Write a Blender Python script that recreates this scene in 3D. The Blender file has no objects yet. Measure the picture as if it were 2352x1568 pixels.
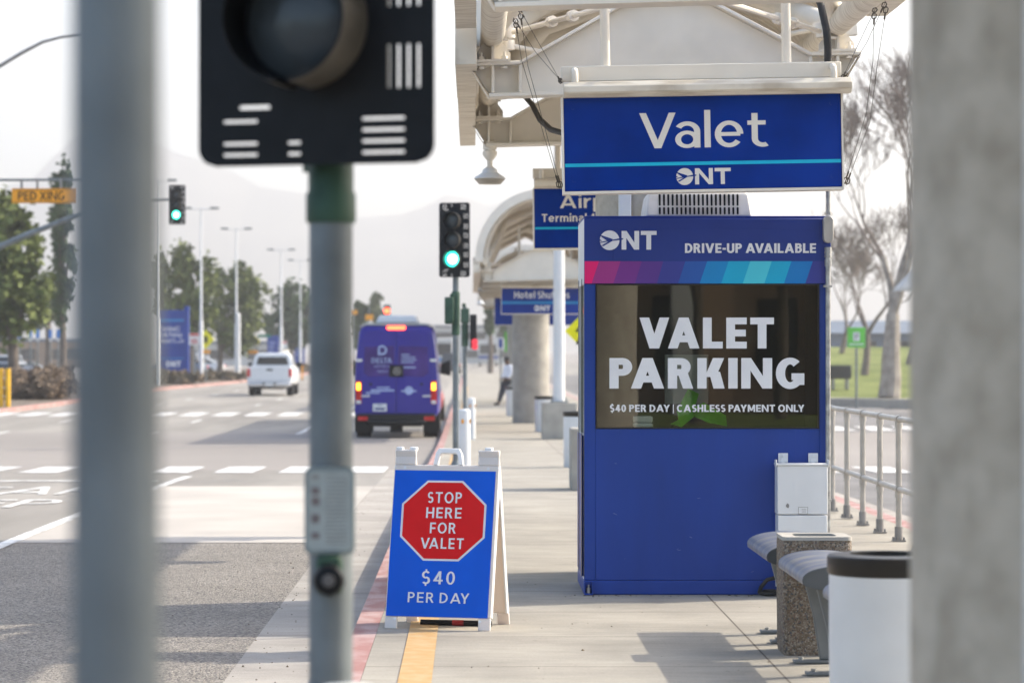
import bpy, bmesh, math, random
from mathutils import Vector, Matrix, noise as mnoise
R = math.radians
sc = bpy.context.scene
col = sc.collection
# ------------------------------------------------------------------ camera, sky, sun, exposure
F, CX, CY, EYE = 6533.0, 1085.0, 800.0, 1.67          # layout scale of a 2352 x 1568 picture of the place
cam = bpy.data.cameras.new('camera')
camo = bpy.data.objects.new('camera', cam)
col.objects.link(camo)
sc.camera = camo
camo.location = (0, 0, EYE)
camo.rotation_euler = (R(90), 0, 0)
cam.sensor_width = 36.0
cam.lens = 36.0 * F / 2352.0
cam.shift_x = (1176 - CX) / 2352.0
cam.shift_y = (CY - 784) / 2352.0
cam.clip_start = 0.1
cam.clip_end = 6000
cam.dof.use_dof = True
cam.dof.focus_distance = 18.4
cam.dof.aperture_fstop = 3.3
cam.dof.aperture_blades = 0

SUN_EL, SUN_AZ = 36.0, 69.0                           # azimuth clockwise from +Y
wd = bpy.data.worlds.new('World')
sc.world = wd
wd.use_nodes = True
nt = wd.node_tree
bg = nt.nodes['Background']
sky = nt.nodes.new('ShaderNodeTexSky')
sky.sky_type = 'NISHITA'
sky.sun_disc = False
sky.sun_elevation = R(SUN_EL)
sky.sun_rotation = R(SUN_AZ)
sky.air_density = 1.0
sky.dust_density = 3.0
sky.ozone_density = 1.0
nt.links.new(sky.outputs[0], bg.inputs['Color'])
bg.inputs['Strength'].default_value = 0.15
sl = bpy.data.lights.new('sun', 'SUN')
sl.energy = 3.1
sl.angle = R(0.6)
sl.color = (1.0, 0.91, 0.77)
so = bpy.data.objects.new('sun', sl)
col.objects.link(so)
sd = Vector((math.sin(R(SUN_AZ)) * math.cos(R(SUN_EL)), math.cos(R(SUN_AZ)) * math.cos(R(SUN_EL)), math.sin(R(SUN_EL))))
so.rotation_euler = (-sd).to_track_quat('-Z', 'Y').to_euler()
so.location = sd * 50
sc.view_settings.view_transform = 'Standard'
sc.view_settings.look = 'None'
sc.view_settings.exposure = 1.46
sc.view_settings.gamma = 1.0
sc.cycles.max_bounces = 8
sc.cycles.transparent_max_bounces = 12

# ------------------------------------------------------------------ helpers
def ss(a, b, t):
    t = max(0.0, min(1.0, (t - a) / (b - a)))
    return t * t * (3 - 2 * t)
def gz(y):                                            # the street dips a little beyond the booth
    return -0.32 * ss(24, 66, y)
def P(px, py, Z):
    return Vector(((px - CX) * Z / F, Z, EYE + (CY - py) * Z / F))
def X(px, Z): return (px - CX) * Z / F
def H(py, Z): return EYE + (CY - py) * Z / F

def nd(n, t, **kw):
    x = n.nodes.new(t)
    for k, v in kw.items(): setattr(x, k, v)
    return x
def mat(name, c, rough=0.55, metal=0.0, var=0.10, scale=6.0, bump=0.0, bscale=80.0, spec=0.3, c2=None, lo=0.35, hi=0.65, stretch=None, coat=0.0, detail=5.0):
    m = bpy.data.materials.new(name)
    m.use_nodes = True
    n = m.node_tree
    b = n.nodes['Principled BSDF']
    b.inputs['Roughness'].default_value = rough
    b.inputs['Metallic'].default_value = metal
    b.inputs['Specular IOR Level'].default_value = spec
    b.inputs['Coat Weight'].default_value = coat
    tc = nd(n, 'ShaderNodeTexCoord')
    mp = nd(n, 'ShaderNodeMapping')
    if stretch: mp.inputs['Scale'].default_value = stretch
    n.links.new(tc.outputs['Object'], mp.inputs['Vector'])
    no = nd(n, 'ShaderNodeTexNoise')
    no.inputs['Scale'].default_value = scale
    no.inputs['Detail'].default_value = detail
    n.links.new(mp.outputs[0], no.inputs['Vector'])
    rp = nd(n, 'ShaderNodeValToRGB')
    a = c if c2 else tuple(max(0, v * (1 - var)) for v in c)
    z = c2 if c2 else tuple(min(1, v * (1 + var)) for v in c)
    rp.color_ramp.elements[0].color = (*a, 1)
    rp.color_ramp.elements[1].color = (*z, 1)
    rp.color_ramp.elements[0].position = lo
    rp.color_ramp.elements[1].position = hi
    n.links.new(no.outputs['Fac'], rp.inputs[0])
    n.links.new(rp.outputs[0], b.inputs['Base Color'])
    if bump:
        n2 = nd(n, 'ShaderNodeTexNoise')
        n2.inputs['Scale'].default_value = bscale
        n2.inputs['Detail'].default_value = 4
        n.links.new(mp.outputs[0], n2.inputs['Vector'])
        bp = nd(n, 'ShaderNodeBump')
        bp.inputs['Strength'].default_value = bump
        bp.inputs['Distance'].default_value = 0.02
        n.links.new(n2.outputs['Fac'], bp.inputs['Height'])
        n.links.new(bp.outputs[0], b.inputs['Normal'])
    return m
def emis(name, c, s):
    m = bpy.data.materials.new(name)
    m.use_nodes = True
    n = m.node_tree
    b = n.nodes['Principled BSDF']
    b.inputs['Base Color'].default_value = (*[v * .3 for v in c], 1)
    b.inputs['Emission Color'].default_value = (*c, 1)
    b.inputs['Emission Strength'].default_value = s
    no = nd(n, 'ShaderNodeTexNoise'); no.inputs['Scale'].default_value = 14
    tc = nd(n, 'ShaderNodeTexCoord'); n.links.new(tc.outputs['Object'], no.inputs['Vector'])
    mr = nd(n, 'ShaderNodeMapRange'); mr.inputs['To Min'].default_value = s * .8; mr.inputs['To Max'].default_value = s * 1.2
    n.links.new(no.outputs['Fac'], mr.inputs['Value']); n.links.new(mr.outputs[0], b.inputs['Emission Strength'])
    return m

class MB:
    def __init__(s): s.v = []; s.f = []; s.m = []
    def add(s, vs, fs, mi=0, M=None):
        o = len(s.v)
        s.v += [tuple(M @ Vector(p)) if M else tuple(p) for p in vs]
        s.f += [tuple(o + i for i in f) for f in fs]
        s.m += [mi] * len(fs)
        return s
    def box(s, x0, x1, y0, y1, z0, z1, mi=0, M=None):
        return s.add([(x0,y0,z0),(x1,y0,z0),(x1,y1,z0),(x0,y1,z0),(x0,y0,z1),(x1,y0,z1),(x1,y1,z1),(x0,y1,z1)],
            [(3,2,1,0),(4,5,6,7),(0,1,5,4),(1,2,6,5),(2,3,7,6),(3,0,4,7)], mi, M)
    def quad(s, a, b, c, d, mi=0, M=None): return s.add([a,b,c,d], [(0,1,2,3)], mi, M)
    def tube(s, pts, r, n=10, mi=0, cap=True, M=None):
        pts = [Vector(p) for p in pts]
        rs = r if isinstance(r, (list, tuple)) else [r] * len(pts)
        vs, fs = [], []
        t = (pts[1] - pts[0]).normalized()
        u = t.cross(Vector((0,0,1)))
        if u.length < 0.05: u = t.cross(Vector((0,1,0)))
        u.normalize()
        for i, p in enumerate(pts):
            if i == 0: tt = pts[1] - pts[0]
            elif i == len(pts) - 1: tt = pts[-1] - pts[-2]
            else: tt = (pts[i+1] - pts[i]).normalized() + (pts[i] - pts[i-1]).normalized()
            tt.normalize()
            u = (u - tt * u.dot(tt)).normalized()
            w = tt.cross(u)
            for k in range(n):
                a = 2 * math.pi * k / n
                vs.append(p + (u * math.cos(a) + w * math.sin(a)) * rs[i])
        for i in range(len(pts) - 1):
            for k in range(n):
                k2 = (k + 1) % n
                fs.append((i*n+k, i*n+k2, (i+1)*n+k2, (i+1)*n+k))
        if cap:
            fs.append(tuple(range(n))[::-1]); fs.append(tuple((len(pts)-1)*n + k for k in range(n)))
        return s.add(vs, fs, mi, M)
    def cyl(s, p0, p1, r0, r1=None, n=20, mi=0, M=None):
        return s.tube([p0, p1], [r0, r0 if r1 is None else r1], n, mi, True, M)
    def lathe(s, prof, n=28, c=(0,0,0), mi=0, M=None, cap=True):
        vs, fs = [], []
        for r, z in prof:
            for k in range(n):
                a = 2 * math.pi * k / n
                vs.append((c[0] + r*math.cos(a), c[1] + r*math.sin(a), c[2] + z))
        for i in range(len(prof) - 1):
            for k in range(n):
                k2 = (k+1) % n
                fs.append((i*n+k, i*n+k2, (i+1)*n+k2, (i+1)*n+k))
        if cap:
            fs.append(tuple(range(n))[::-1]); fs.append(tuple((len(prof)-1)*n + k for k in range(n)))
        return s.add(vs, fs, mi, M)
    def prism(s, poly, d0, d1, plane='xz', mi=0, M=None):
        n = len(poly)
        f = {'xz': lambda a,b,d: (a,d,b), 'yz': lambda a,b,d: (d,a,b), 'xy': lambda a,b,d: (a,b,d)}[plane]
        vs = [f(a,b,d0) for a,b in poly] + [f(a,b,d1) for a,b in poly]
        fs = [tuple(range(n)), tuple(range(2*n-1, n-1, -1))]
        for i in range(n):
            j = (i+1) % n
            fs.append((i, i+n, j+n, j))
        return s.add(vs, fs, mi, M)
    def flat(s, poly, y, mi=0): return s.add([(a, y, b) for a, b in poly], [tuple(range(len(poly)))], mi)
    def loft(s, rings, mi=0, cap=True):
        n = len(rings[0]); vs = [p for r in rings for p in r]; fs = []
        for i in range(len(rings) - 1):
            for k in range(n):
                k2 = (k+1) % n
                fs.append((i*n+k, i*n+k2, (i+1)*n+k2, (i+1)*n+k))
        if cap:
            fs.append(tuple(range(n))[::-1]); fs.append(tuple((len(rings)-1)*n + k for k in range(n)))
        return s.add(vs, fs, mi)
    def obj(s, name, mats, parent=None, bevel=0.0, smooth=True, loc=None, seg=2, fix=True, angle=35):
        me = bpy.data.meshes.new(name)
        me.from_pydata(s.v, [], s.f)
        mats = mats if isinstance(mats, (list, tuple)) else [mats]
        for m in mats: me.materials.append(m)
        me.polygons.foreach_set('material_index', s.m)
        me.update()
        if fix:
            bm = bmesh.new(); bm.from_mesh(me)
            bmesh.ops.recalc_face_normals(bm, faces=bm.faces)
            bm.to_mesh(me); bm.free()
        if smooth:
            me.shade_smooth()
            try: me.set_sharp_from_angle(angle=R(angle))
            except Exception: pass
        o = bpy.data.objects.new(name, me)
        col.objects.link(o)
        if parent: o.parent = parent
        if loc: o.location = loc
        if bevel:
            b = o.modifiers.new('bevel', 'BEVEL')
            b.width = bevel; b.segments = seg; b.limit_method = 'ANGLE'; b.angle_limit = R(40)
            b.harden_normals = False
        return o
def tag(o, label=None, cat=None, group=None, kind=None):
    if label: o['label'] = label
    if cat: o['category'] = cat
    if group: o['group'] = group
    if kind: o['kind'] = kind
    return o
def thing(name, label, cat, loc=(0,0,0), rz=0.0, group=None):
    o = bpy.data.objects.new(name, None)
    col.objects.link(o)
    o.empty_display_size = 0.2
    o.location = loc; o.rotation_euler = (0, 0, rz)
    return tag(o, label, cat, group)
def dup(root, loc, rz=None, label=None, group=None, scale=None):
    def cp(o, par):
        c = o.copy(); col.objects.link(c)
        if par: c.parent = par
        for ch in kids.get(o, []): cp(ch, c)
        return c
    kids = {}
    for o in list(col.objects):
        if o.parent: kids.setdefault(o.parent, []).append(o)
    r = cp(root, None)
    r.location = loc
    if rz is not None: r.rotation_euler = (0, 0, rz)
    if label: r['label'] = label
    if group: r['group'] = group
    if scale: r.scale = scale
    return r

# ------------------------------------------------------------------ a small sans lettering set, cap height 1
def arc(cx, cz, rx, rz, a0, a1, w, n=20, wz=None):
    wz = w if wz is None else wz
    out = []
    for i in range(n):
        a, b = R(a0 + (a1-a0)*i/n), R(a0 + (a1-a0)*(i+1)/n)
        out.append([(cx+rx*math.cos(a), cz+rz*math.sin(a)), (cx+rx*math.cos(b), cz+rz*math.sin(b)),
                    (cx+(rx-w)*math.cos(b), cz+(rz-wz)*math.sin(b)), (cx+(rx-w)*math.cos(a), cz+(rz-wz)*math.sin(a))])
    return ('A', out)
def rc(x0, x1, z0, z1): return ('P', [[(x0,z0),(x1,z0),(x1,z1),(x0,z1)]])
def dg(x0, z0, x1, z1, w): return ('P', [[(x0,z0),(x0+w,z0),(x1+w,z1),(x1,z1)]])
def glyph(ch, s, b):
    d = s * 1.1
    if ch == ' ': return 0.28, []
    if ch == 'V': W = .80+s*.5; return W, [dg((W-d)/2,0,0,1,d), dg((W-d)/2,0,W-d,1,d)]
    if ch == 'A':
        W = .84+s*.55; c = (W-d)/2
        t = lambda z: c*z
        return W, [dg(0,0,c,1,d), dg(W-d,0,c,1,d), ('P', [[(t(.2)+d*.6,.2),(W-t(.2)-d*.6,.2),(W-t(.2+b)-d*.6,.2+b),(t(.2+b)+d*.6,.2+b)]])]
    if ch == 'L': W = .46+s*.6; return W, [rc(0,s,0,1), rc(s,W,0,b)]
    if ch == 'E': W = .48+s*.6; return W, [rc(0,s,0,1), rc(s,W,0,b), rc(s,W-.03,.5-b/2,.5+b/2), rc(s,W,1-b,1)]
    if ch == 'F': W = .46+s*.6; return W, [rc(0,s,0,1), rc(s,W-.03,.47-b/2,.47+b/2), rc(s,W,1-b,1)]
    if ch == 'T': W = .58+s*.6; return W, [rc((W-s)/2,(W+s)/2,0,1-b), rc(0,W,1-b,1)]
    if ch == 'H': W = .64+s*.5; return W, [rc(0,s,0,1), rc(W-s,W,0,1), rc(s,W-s,.5-b/2,.5+b/2)]
    if ch == 'I': return s, [rc(0,s,0,1)]
    if ch == '|': return s*.5, [rc(0,s*.5,-.2,1.05)]
    if ch == '-': return .34, [rc(0,.34,.33,.33+b)]
    if ch == 'N': W = .70+s*.8; return W, [rc(0,s,0,1), rc(W-s,W,0,1), ('P', [[(s*.1,1),(s*1.05,1),(W-s*.1,0),(W-s*1.05,0)]])]
    if ch == 'M':
        W = .80+s*.7; return W, [rc(0,s,0,1), rc(W-s,W,0,1), dg((W-d)/2,.15,s*.1,1,d*.9), dg((W-d)/2,.15,W-s*1.1,1,d*.9)]
    if ch in 'PRB':
        h = .58 if ch != 'B' else .53; r = h/2; W = .50+s*.65; z = 1-r
        o = [rc(0,s,0,1), rc(s,W-r,1-b,1), rc(s,W-r,1-h,1-h+b), arc(W-r,z,r,r,-90,90,s,14,b)]
        if ch == 'R': o.append(dg(W+.09-d*1.05,0,W*.42,1-h+b*.5,d)); W += .09
        if ch == 'B':
            r2 = (1-h+b)/2; o += [rc(s,W-r2,0,b), arc(W-r2+.03,r2,r2,r2,-90,90,s,14,b)]; o.append(rc(W-r2,W-r2+.03,0,b)); W += .03
        return W, o
    if ch == 'D': W = .62+s*.6; rx = W-s*.9-.1; return W, [rc(0,s,0,1), rc(s,W-rx,0,b), rc(s,W-rx,1-b,1), arc(W-rx,.5,rx,.5,-90,90,s,20,b)]
    if ch in 'OQ': W = .80+s*.4; return W, [arc(W/2,.5,W/2,.515,0,360,s,32,b)]
    if ch == '0': W = .50+s*.5; return W, [arc(W/2,.5,W/2,.51,0,360,s,28,b)]
    if ch == 'C': W = .66+s*.4; return W, [arc(W/2+.04,.5,W/2+.04,.515,48,312,s,24,b)]
    if ch == 'G':
        W = .74+s*.4; return W, [arc(W/2,.5,W/2,.515,48,325,s,26,b), rc(W-s,W,.12,.5), rc(W*.55,W-s,.5-b,.5)]
    if ch == 'S' or ch == '$':
        W = .48+s*.5; r = .27+b*.12; rx = W/2
        o = [arc(rx,1-r,rx,r+.01,35,270,s,18,b), arc(rx,r,rx,r+.01,-145,90,s,18,b)]
        if ch == '$': o += [rc(rx-s*.35,rx+s*.35,-.14,.02), rc(rx-s*.35,rx+s*.35,.98,1.14)]
        return W, o
    if ch == '4': W = .56+s*.4; return W, [rc(W-.12-s,W-.12,0,1), rc(0,W,.22,.22+b), dg(0,.22+b*.5,W-.12-s*1.15,1,s*1.15)]
    if ch == '2': W = .5+s*.4; r = W/2; return W, [arc(r,1-r*.95,r,r*.95,-20,170,s,16,b), rc(0,W,0,b), dg(0,b,W*.62,.62,s*1.2)]
    if ch == 'Y': W = .68+s*.6; return W, [rc((W-s)/2,(W+s)/2,0,.45), dg((W-d)/2,.4,0,1,d), dg((W-d)/2,.4,W-d,1,d)]
    if ch == 'U': W = .64+s*.5; return W, [rc(0,s,.33,1), rc(W-s,W,.33,1), arc(W/2,.33,W/2,.345,180,360,s,18,b)]
    if ch == 'K': W = .62+s*.7; return W, [rc(0,s,0,1), dg(s*.8,.38,W-d*1.15,1,d*1.1), dg(W-d*1.1,0,s*1.25,.55,d*1.1)]
    if ch == 'X': W = .66+s*.6; return W, [dg(0,0,W-d,1,d), dg(W-d,0,0,1,d)]
    if ch == 'W':
        W = 1.0+s; q = (W-d)/4; return W, [dg(q,0,0,1,d), dg(q,0,2*q,1,d), dg(3*q,0,2*q,1,d), dg(3*q,0,4*q,1,d)]
    x = .74; w = .56+s*.45; r = x/2
    if ch == 'l': return s, [rc(0,s,0,1.06)]
    if ch == 'i': return s, [rc(0,s,0,x), ('P', [[(s/2+s*.62*math.cos(R(a)), .95+s*.62*math.sin(R(a))) for a in range(0,360,30)]])]
    if ch == 'o': W = w+.06; return W, [arc(W/2,r,W/2,r+.01,0,360,s,28,b)]
    if ch == 'e': W = w+.06; return W, [arc(W/2,r,W/2,r+.01,0,322,s,28,b), rc(s*.7,W-s*.5,r-b*.45,r+b*.45)]
    if ch == 'a':
        W = w; rz = .225+b*.1
        return W, [rc(W-s,W,0,x*.62), arc(W*.46+.02,rz,W*.46,rz+.01,0,360,s*.95,24,b*.85), arc(W/2,x*.62,W/2,x*.39,0,150,s,16,b)]
    if ch == 'p': W = w+.06; return W, [rc(0,s,-.28,x), arc(W/2,r,W/2,r+.01,0,360,s,28,b)]
    if ch == 'd': W = w+.06; return W, [rc(W-s,W,0,1.06), arc(W/2,r,W/2,r+.01,0,360,s,28,b)]
    if ch in 'nh': W = w-.02; return W, [rc(0,s,0,x if ch == 'n' else 1.06), rc(W-s,W,0,x-W/2), arc(W/2,x-W/2,W/2,W/2+.01,0,180,s,18,b)]
    if ch == 'm': W = w*1.6; h = (W+s)/2; return W, [rc(0,s,0,x), rc(h-s,h,0,x-h/2), rc(W-s,W,0,x-h/2), arc(h/2,x-h/2,h/2,h/2,0,180,s,16,b), arc(W-h/2,x-h/2,h/2,h/2,0,180,s,16,b)]
    if ch == 'u': W = w-.02; return W, [rc(0,s,W/2,x), rc(W-s,W,0,x), arc(W/2,W/2,W/2,W/2+.01,180,360,s,18,b)]
    if ch == 'r': W = .36+s*.3; return W, [rc(0,s,0,x), arc(W,x-W*.92,W-.02,W*.92,90,170,s,10,b)]
    if ch == 't': W = .38+s*.4; q = s*.95; return W, [rc(.10,.10+s,.22,.95), rc(0,W,x-b,x), arc(.10+.24+s*.2,.23,.24+s*.2,.24,180,300,s,10,b)]
    if ch == 'y': W = w; return W, [dg((W-d)/2,0,0,x,d), dg((W-d)/2-.17,-.28,W-d,x,d)]
    if ch == 'k': W = .52+s*.6; return W, [rc(0,s,0,1.06), dg(s*.8,.26,W-d*1.1,x,d), dg(W-d,0,s*1.2,.42,d)]
    if ch == 'g': W = w+.06; return W, [rc(W-s,W,-.06,x), arc(W/2,r,W/2,r+.01,0,360,s,28,b), arc(W/2,-.05,W/2,.24,200,360,s,14,b)]
    if ch == 's':
        W = .44+s*.3; q = .195+b*.12; rx = W/2
        return W, [arc(rx,x-q,rx,q+.01,30,270,s,14,b), arc(rx,q,rx,q+.01,-150,90,s,14,b)]
    return .4, [rc(0,.4,0,b)]
def text(mb, st, x0, x1, z0, z1, y, s=.2, b=None, gap=.12, mi=0, slant=0.0, map3=None):
    """letters between x0 and x1, cap height z0 to z1, on the plane y facing -Y (map3 may place them elsewhere)"""
    b = s * .88 if b is None else b
    pen, parts = 0.0, []
    for k, ch in enumerate(st):
        W, prs = glyph(ch, s, b)
        if ch == ' ': pen += W; continue
        g = gap
        if k and st[k-1:k+1] in ('AV','VA','AY','TA','LT','LY','Va','PA','AT'): g = -.04
        pen += g if k else 0
        parts.append((pen, prs)); pen += W
    kx, kz = (x1 - x0) / pen, (z1 - z0)
    i = 0
    for p0, prs in parts:
        for typ, polys in prs:
            i += 1
            yy = y - 0.00018 * (i % 7)
            for po in polys:
                q = [(x0 + (p0 + a) * kx + slant * c * kz, z0 + c * kz) for a, c in po]
                vs = [map3(a, c, 0.00018 * (i % 7)) for a, c in q] if map3 else [(a, yy, c) for a, c in q]
                mb.add(vs, [tuple(range(len(vs)))], mi)
def round_rect(x0, x1, z0, z1, r, n=5):
    out = []
    for cx, cz, a0 in ((x1-r,z0+r,-90),(x1-r,z1-r,0),(x0+r,z1-r,90),(x0+r,z0+r,180)):
        for i in range(n+1):
            a = R(a0 + 90*i/n); out.append((cx + r*math.cos(a), cz + r*math.sin(a)))
    return out
def airport_mark(mb, cx, cz, r, y, white, blue, x_end):
    """round emblem with an aircraft cut across it, then N and T"""
    mb.flat([(cx + r*math.cos(R(a)), cz + r*math.sin(R(a))) for a in range(0,360,8)], y, white)
    S = lambda pts: [(cx + a*r, cz + b*r) for a, b in pts]
    n0 = cx + r*1.22; h = r*.95; w = r*.48
    w1 = (x_end - n0)
    nw, tw = w1*.50, w1*.45
    mb.flat([(n0,cz-h),(n0+w,cz-h),(n0+w,cz+h),(n0,cz+h)], y, white)
    mb.flat([(n0+nw-w,cz-h),(n0+nw,cz-h),(n0+nw,cz+h),(n0+nw-w,cz+h)], y, white)
    mb.flat([(n0,cz+h),(n0+w*1.05,cz+h),(n0+nw,cz-h),(n0+nw-w*1.05,cz-h)], y-.0003, white)
    t0 = x_end - tw
    mb.flat([(t0,cz+h-w*.85),(x_end,cz+h-w*.85),(x_end,cz+h),(t0,cz+h)], y, white)
    mb.flat([(t0+tw/2-w/2,cz-h),(t0+tw/2+w/2,cz-h),(t0+tw/2+w/2,cz+h-w*.85),(t0+tw/2-w/2,cz+h-w*.85)], y, white)
    for i, q in enumerate(([(-1.03,-.2),(-.2,-.02),(.5,.1),(1.1,.22),(1.36,.2),(1.42,.13),(1.3,.06),(1.0,.02),(.3,-.06),(-1.0,-.28)],
              [(-.98,.46),(-.80,.50),(.35,.12),(.1,-.02),(-.28,-.04)],
              [(-.86,-.55),(-.62,-.60),(.35,-.03),(-.1,-.12)],
              [(-1.02,-.06),(-.75,-.1),(-1.0,.12)])):
        mb.flat(S(q), y - .0012 - i*.0002, blue)

# ------------------------------------------------------------------ materials
M = {}
M['asphalt'] = mat('asphalt', (.19,.178,.16), .92, c2=(.285,.268,.24), scale=.75, lo=.3, hi=.62, stretch=(1,.12,1), bump=.12, bscale=60, spec=.15)
M['concrete_lane'] = mat('concrete_lane', (.40,.37,.33), .85, var=.10, scale=.5, bump=.05, bscale=30, spec=.25)
M['gutter'] = mat('gutter', (.36,.335,.30), .85, var=.14, scale=1.6, bump=.06, bscale=40, spec=.25)
M['paint'] = mat('road_paint', (.42,.41,.39), .75, c2=(.70,.70,.68), scale=5.5, lo=.42, hi=.54, spec=.2)
M['red_kerb'] = mat('red_kerb_paint', (.31,.165,.15), .8, c2=(.40,.285,.265), scale=6, lo=.38, hi=.62, bump=.15, bscale=40, stretch=(1,.5,1), spec=.15)
M['yellow_line'] = mat('yellow_line_paint', (.43,.265,.105), .75, c2=(.44,.32,.17), scale=9, lo=.4, hi=.65)
M['soil'] = mat('soil', (.13,.105,.08), .95, var=.25, scale=2.5, bump=.3, bscale=12)
M['far_ground'] = mat('far_ground', (.24,.22,.2), .95, var=.15, scale=.05)
M['grass'] = mat('grass', (.10,.125,.03), .95, c2=(.18,.205,.065), scale=.35, bump=.4, bscale=30, spec=.1)
M['cream'] = mat('cream_paint', (.74,.69,.60), .42, var=.05, scale=3, bump=.02, bscale=20)
M['cream_dirty'] = mat('weathered_cream_paint', (.50,.44,.35), .55, c2=(.72,.67,.57), scale=3.2, lo=.36, hi=.56, stretch=(1,8,1))
M['concrete'] = mat('column_concrete', (.355,.315,.25), .85, c2=(.50,.455,.375), scale=9, lo=.30, hi=.62, bump=.12, bscale=45, spec=.2)
M['concrete_base'] = mat('base_concrete', (.36,.34,.30), .85, var=.14, scale=3, bump=.1, bscale=40, spec=.2)
M['sign_blue'] = mat('sign_blue', (.0,.030,.25), .30, var=.18, scale=2.2, bump=.06, bscale=4, spec=.07)
M['sign_blue_far'] = mat('sign_blue_sheeting', (.005,.04,.27), .4, var=.1, scale=2, spec=.15)
M['wrap_blue'] = mat('blue_vinyl_wrap', (.014,.048,.25), .40, var=.10, scale=1.6, bump=.03, bscale=9, stretch=(2.2,2.2,.6), spec=.18)
M['wrap_indigo'] = mat('indigo_vinyl_wrap', (.018,.042,.215), .42, var=.08, scale=1.6, bump=.03, bscale=9, spec=.18)
M['lettering'] = mat('white_vinyl_lettering', (.70,.71,.72), .5, var=.03)
M['lettering_cream'] = mat('cream_lettering', (.74,.71,.64), .45, var=.03)
M['cyan'] = mat('cyan_stripe', (.0,.45,.66), .4, var=.05)
M['white'] = mat('white_plastic', (.80,.80,.79), .42, var=.04, scale=4)
M['white_metal'] = mat('white_powder_coat', (.66,.67,.67), .40, var=.04, scale=4)
M['a_blue'] = mat('blue_sign_vinyl', (.0,.095,.60), .42, var=.06, scale=3, spec=.12)
M['a_red'] = mat('red_sign_vinyl', (.64,.006,.008), .42, var=.08, scale=3, spec=.12)
M['black'] = mat('black_plastic', (.009,.010,.012), .5, var=.2, scale=8, spec=.2)
M['black_metal'] = mat('black_metal', (.016,.015,.014), .35, var=.2, spec=.3)
M['dark_green'] = mat('dark_green_paint', (.035,.075,.05), .5, var=.25, spec=.25)
M['galv'] = mat('galvanised_steel', (.155,.178,.188), .5, .25, var=.22, scale=4, bump=.03, bscale=12)
M['galv_bright'] = mat('galvanised_conduit', (.34,.34,.33), .36, .6, var=.25, scale=25, bump=.05, bscale=90)
M['alu'] = mat('brushed_aluminium', (.42,.40,.37), .36, .55, var=.12, scale=9)
M['alu_dark'] = mat('cast_aluminium', (.26,.25,.24), .5, .5, var=.12)
M['lens_dark'] = mat('unlit_lens', (.06,.07,.075), .22, var=.2, scale=6)
M['seat'] = mat('grey_bench_seat', (.115,.135,.19), .36, c2=(.225,.22,.215), scale=5, lo=.46, hi=.58, stretch=(.5,4,.5), spec=.4)
M['seat_end'] = mat('dark_bench_casting', (.075,.08,.082), .55, var=.15)
M['leaf_a'] = mat('olive_leaves', (.050,.072,.018), .7, c2=(.17,.20,.055), scale=.9, detail=3, spec=.15)
M['leaf_b'] = mat('dark_leaves', (.022,.048,.022), .7, c2=(.085,.13,.045), scale=.9, detail=3, spec=.15)
M['leaf_c'] = mat('grey_green_leaves', (.06,.082,.04), .7, c2=(.14,.165,.075), scale=.9, detail=3, spec=.15)
M['hedge'] = mat('dry_hedge_leaves', (.17,.125,.09), .85, c2=(.27,.205,.145), scale=1.1, detail=3, spec=.1)
M['hedge_green'] = mat('green_brown_hedge_leaves', (.13,.115,.07), .85, c2=(.26,.20,.14), scale=.8, detail=3, spec=.1)
M['bark'] = mat('tree_bark', (.13,.105,.085), .9, var=.25, scale=6, bump=.4, bscale=14, stretch=(1,1,.3))
M['pale_bark'] = mat('pale_bark', (.21,.185,.16), .9, c2=(.36,.32,.275), scale=3, bump=.2, bscale=14, spec=.1)
M['twig'] = mat('twig_bark', (.19,.155,.135), .9, var=.2)
M['tyre'] = mat('tyre_rubber', (.014,.014,.015), .85, var=.2)
M['rim'] = mat('wheel_rim', (.42,.42,.43), .35, .6, var=.1)
M['car_glass'] = mat('tinted_car_glass', (.012,.016,.020), .08, var=.2, spec=.8)
M['car_white'] = mat('white_car_paint', (.66,.68,.70), .3, var=.02, coat=.6)
M['car_silver'] = mat('silver_car_paint', (.38,.41,.44), .3, .2, var=.03, coat=.6)
M['car_blue'] = mat('blue_grey_car_paint', (.10,.14,.20), .3, .2, var=.03, coat=.6)
M['car_dark'] = mat('dark_car_paint', (.03,.033,.04), .3, .2, var=.03, coat=.6)
M['car_red'] = mat('red_car_paint', (.30,.02,.03), .3, .0, var=.03, coat=.6)
M['van_purple'] = mat('purple_van_paint', (.030,.022,.26), .35, var=.05, scale=2, spec=.25, coat=.15)
M['van_glass'] = mat('purple_film_glass', (.050,.022,.17), .22, var=.3, scale=1.4, spec=.3)
M['tail_red'] = mat('red_light_lens', (.50,.012,.012), .25, var=.1)
M['chrome'] = mat('chrome_trim', (.62,.62,.64), .2, .8, var=.05)
M['yellow_sign'] = mat('fluorescent_yellow_sign', (.78,.72,.0), .45, var=.04)
M['orange_sign'] = mat('orange_sign', (.82,.34,.01), .45, var=.06)
M['green_sign'] = mat('green_sign', (.12,.52,.06), .45, var=.05)
M['street_green'] = mat('street_sign_green', (.01,.22,.16), .45, var=.05)
M['blue_post_sign'] = mat('accessible_sign_blue', (.04,.19,.52), .45, var=.05)
M['yellow_rail'] = mat('yellow_rail_paint', (.80,.46,.02), .5, var=.08)
M['tan_wall'] = mat('tan_stucco', (.29,.20,.135), .85, var=.08, scale=1)
M['pale_wall'] = mat('pale_wall', (.50,.50,.48), .8, var=.06, scale=.6)
M['slate'] = mat('slate_blue_roof', (.13,.16,.20), .7, var=.1, scale=.6)
M['hivis'] = mat('lime_fabric', (.16,.62,.02), .8, var=.15, scale=8, bump=.2, bscale=20)
M['dark_fabric'] = mat('dark_fabric', (.012,.012,.016), .85, var=.25, scale=9)
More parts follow.
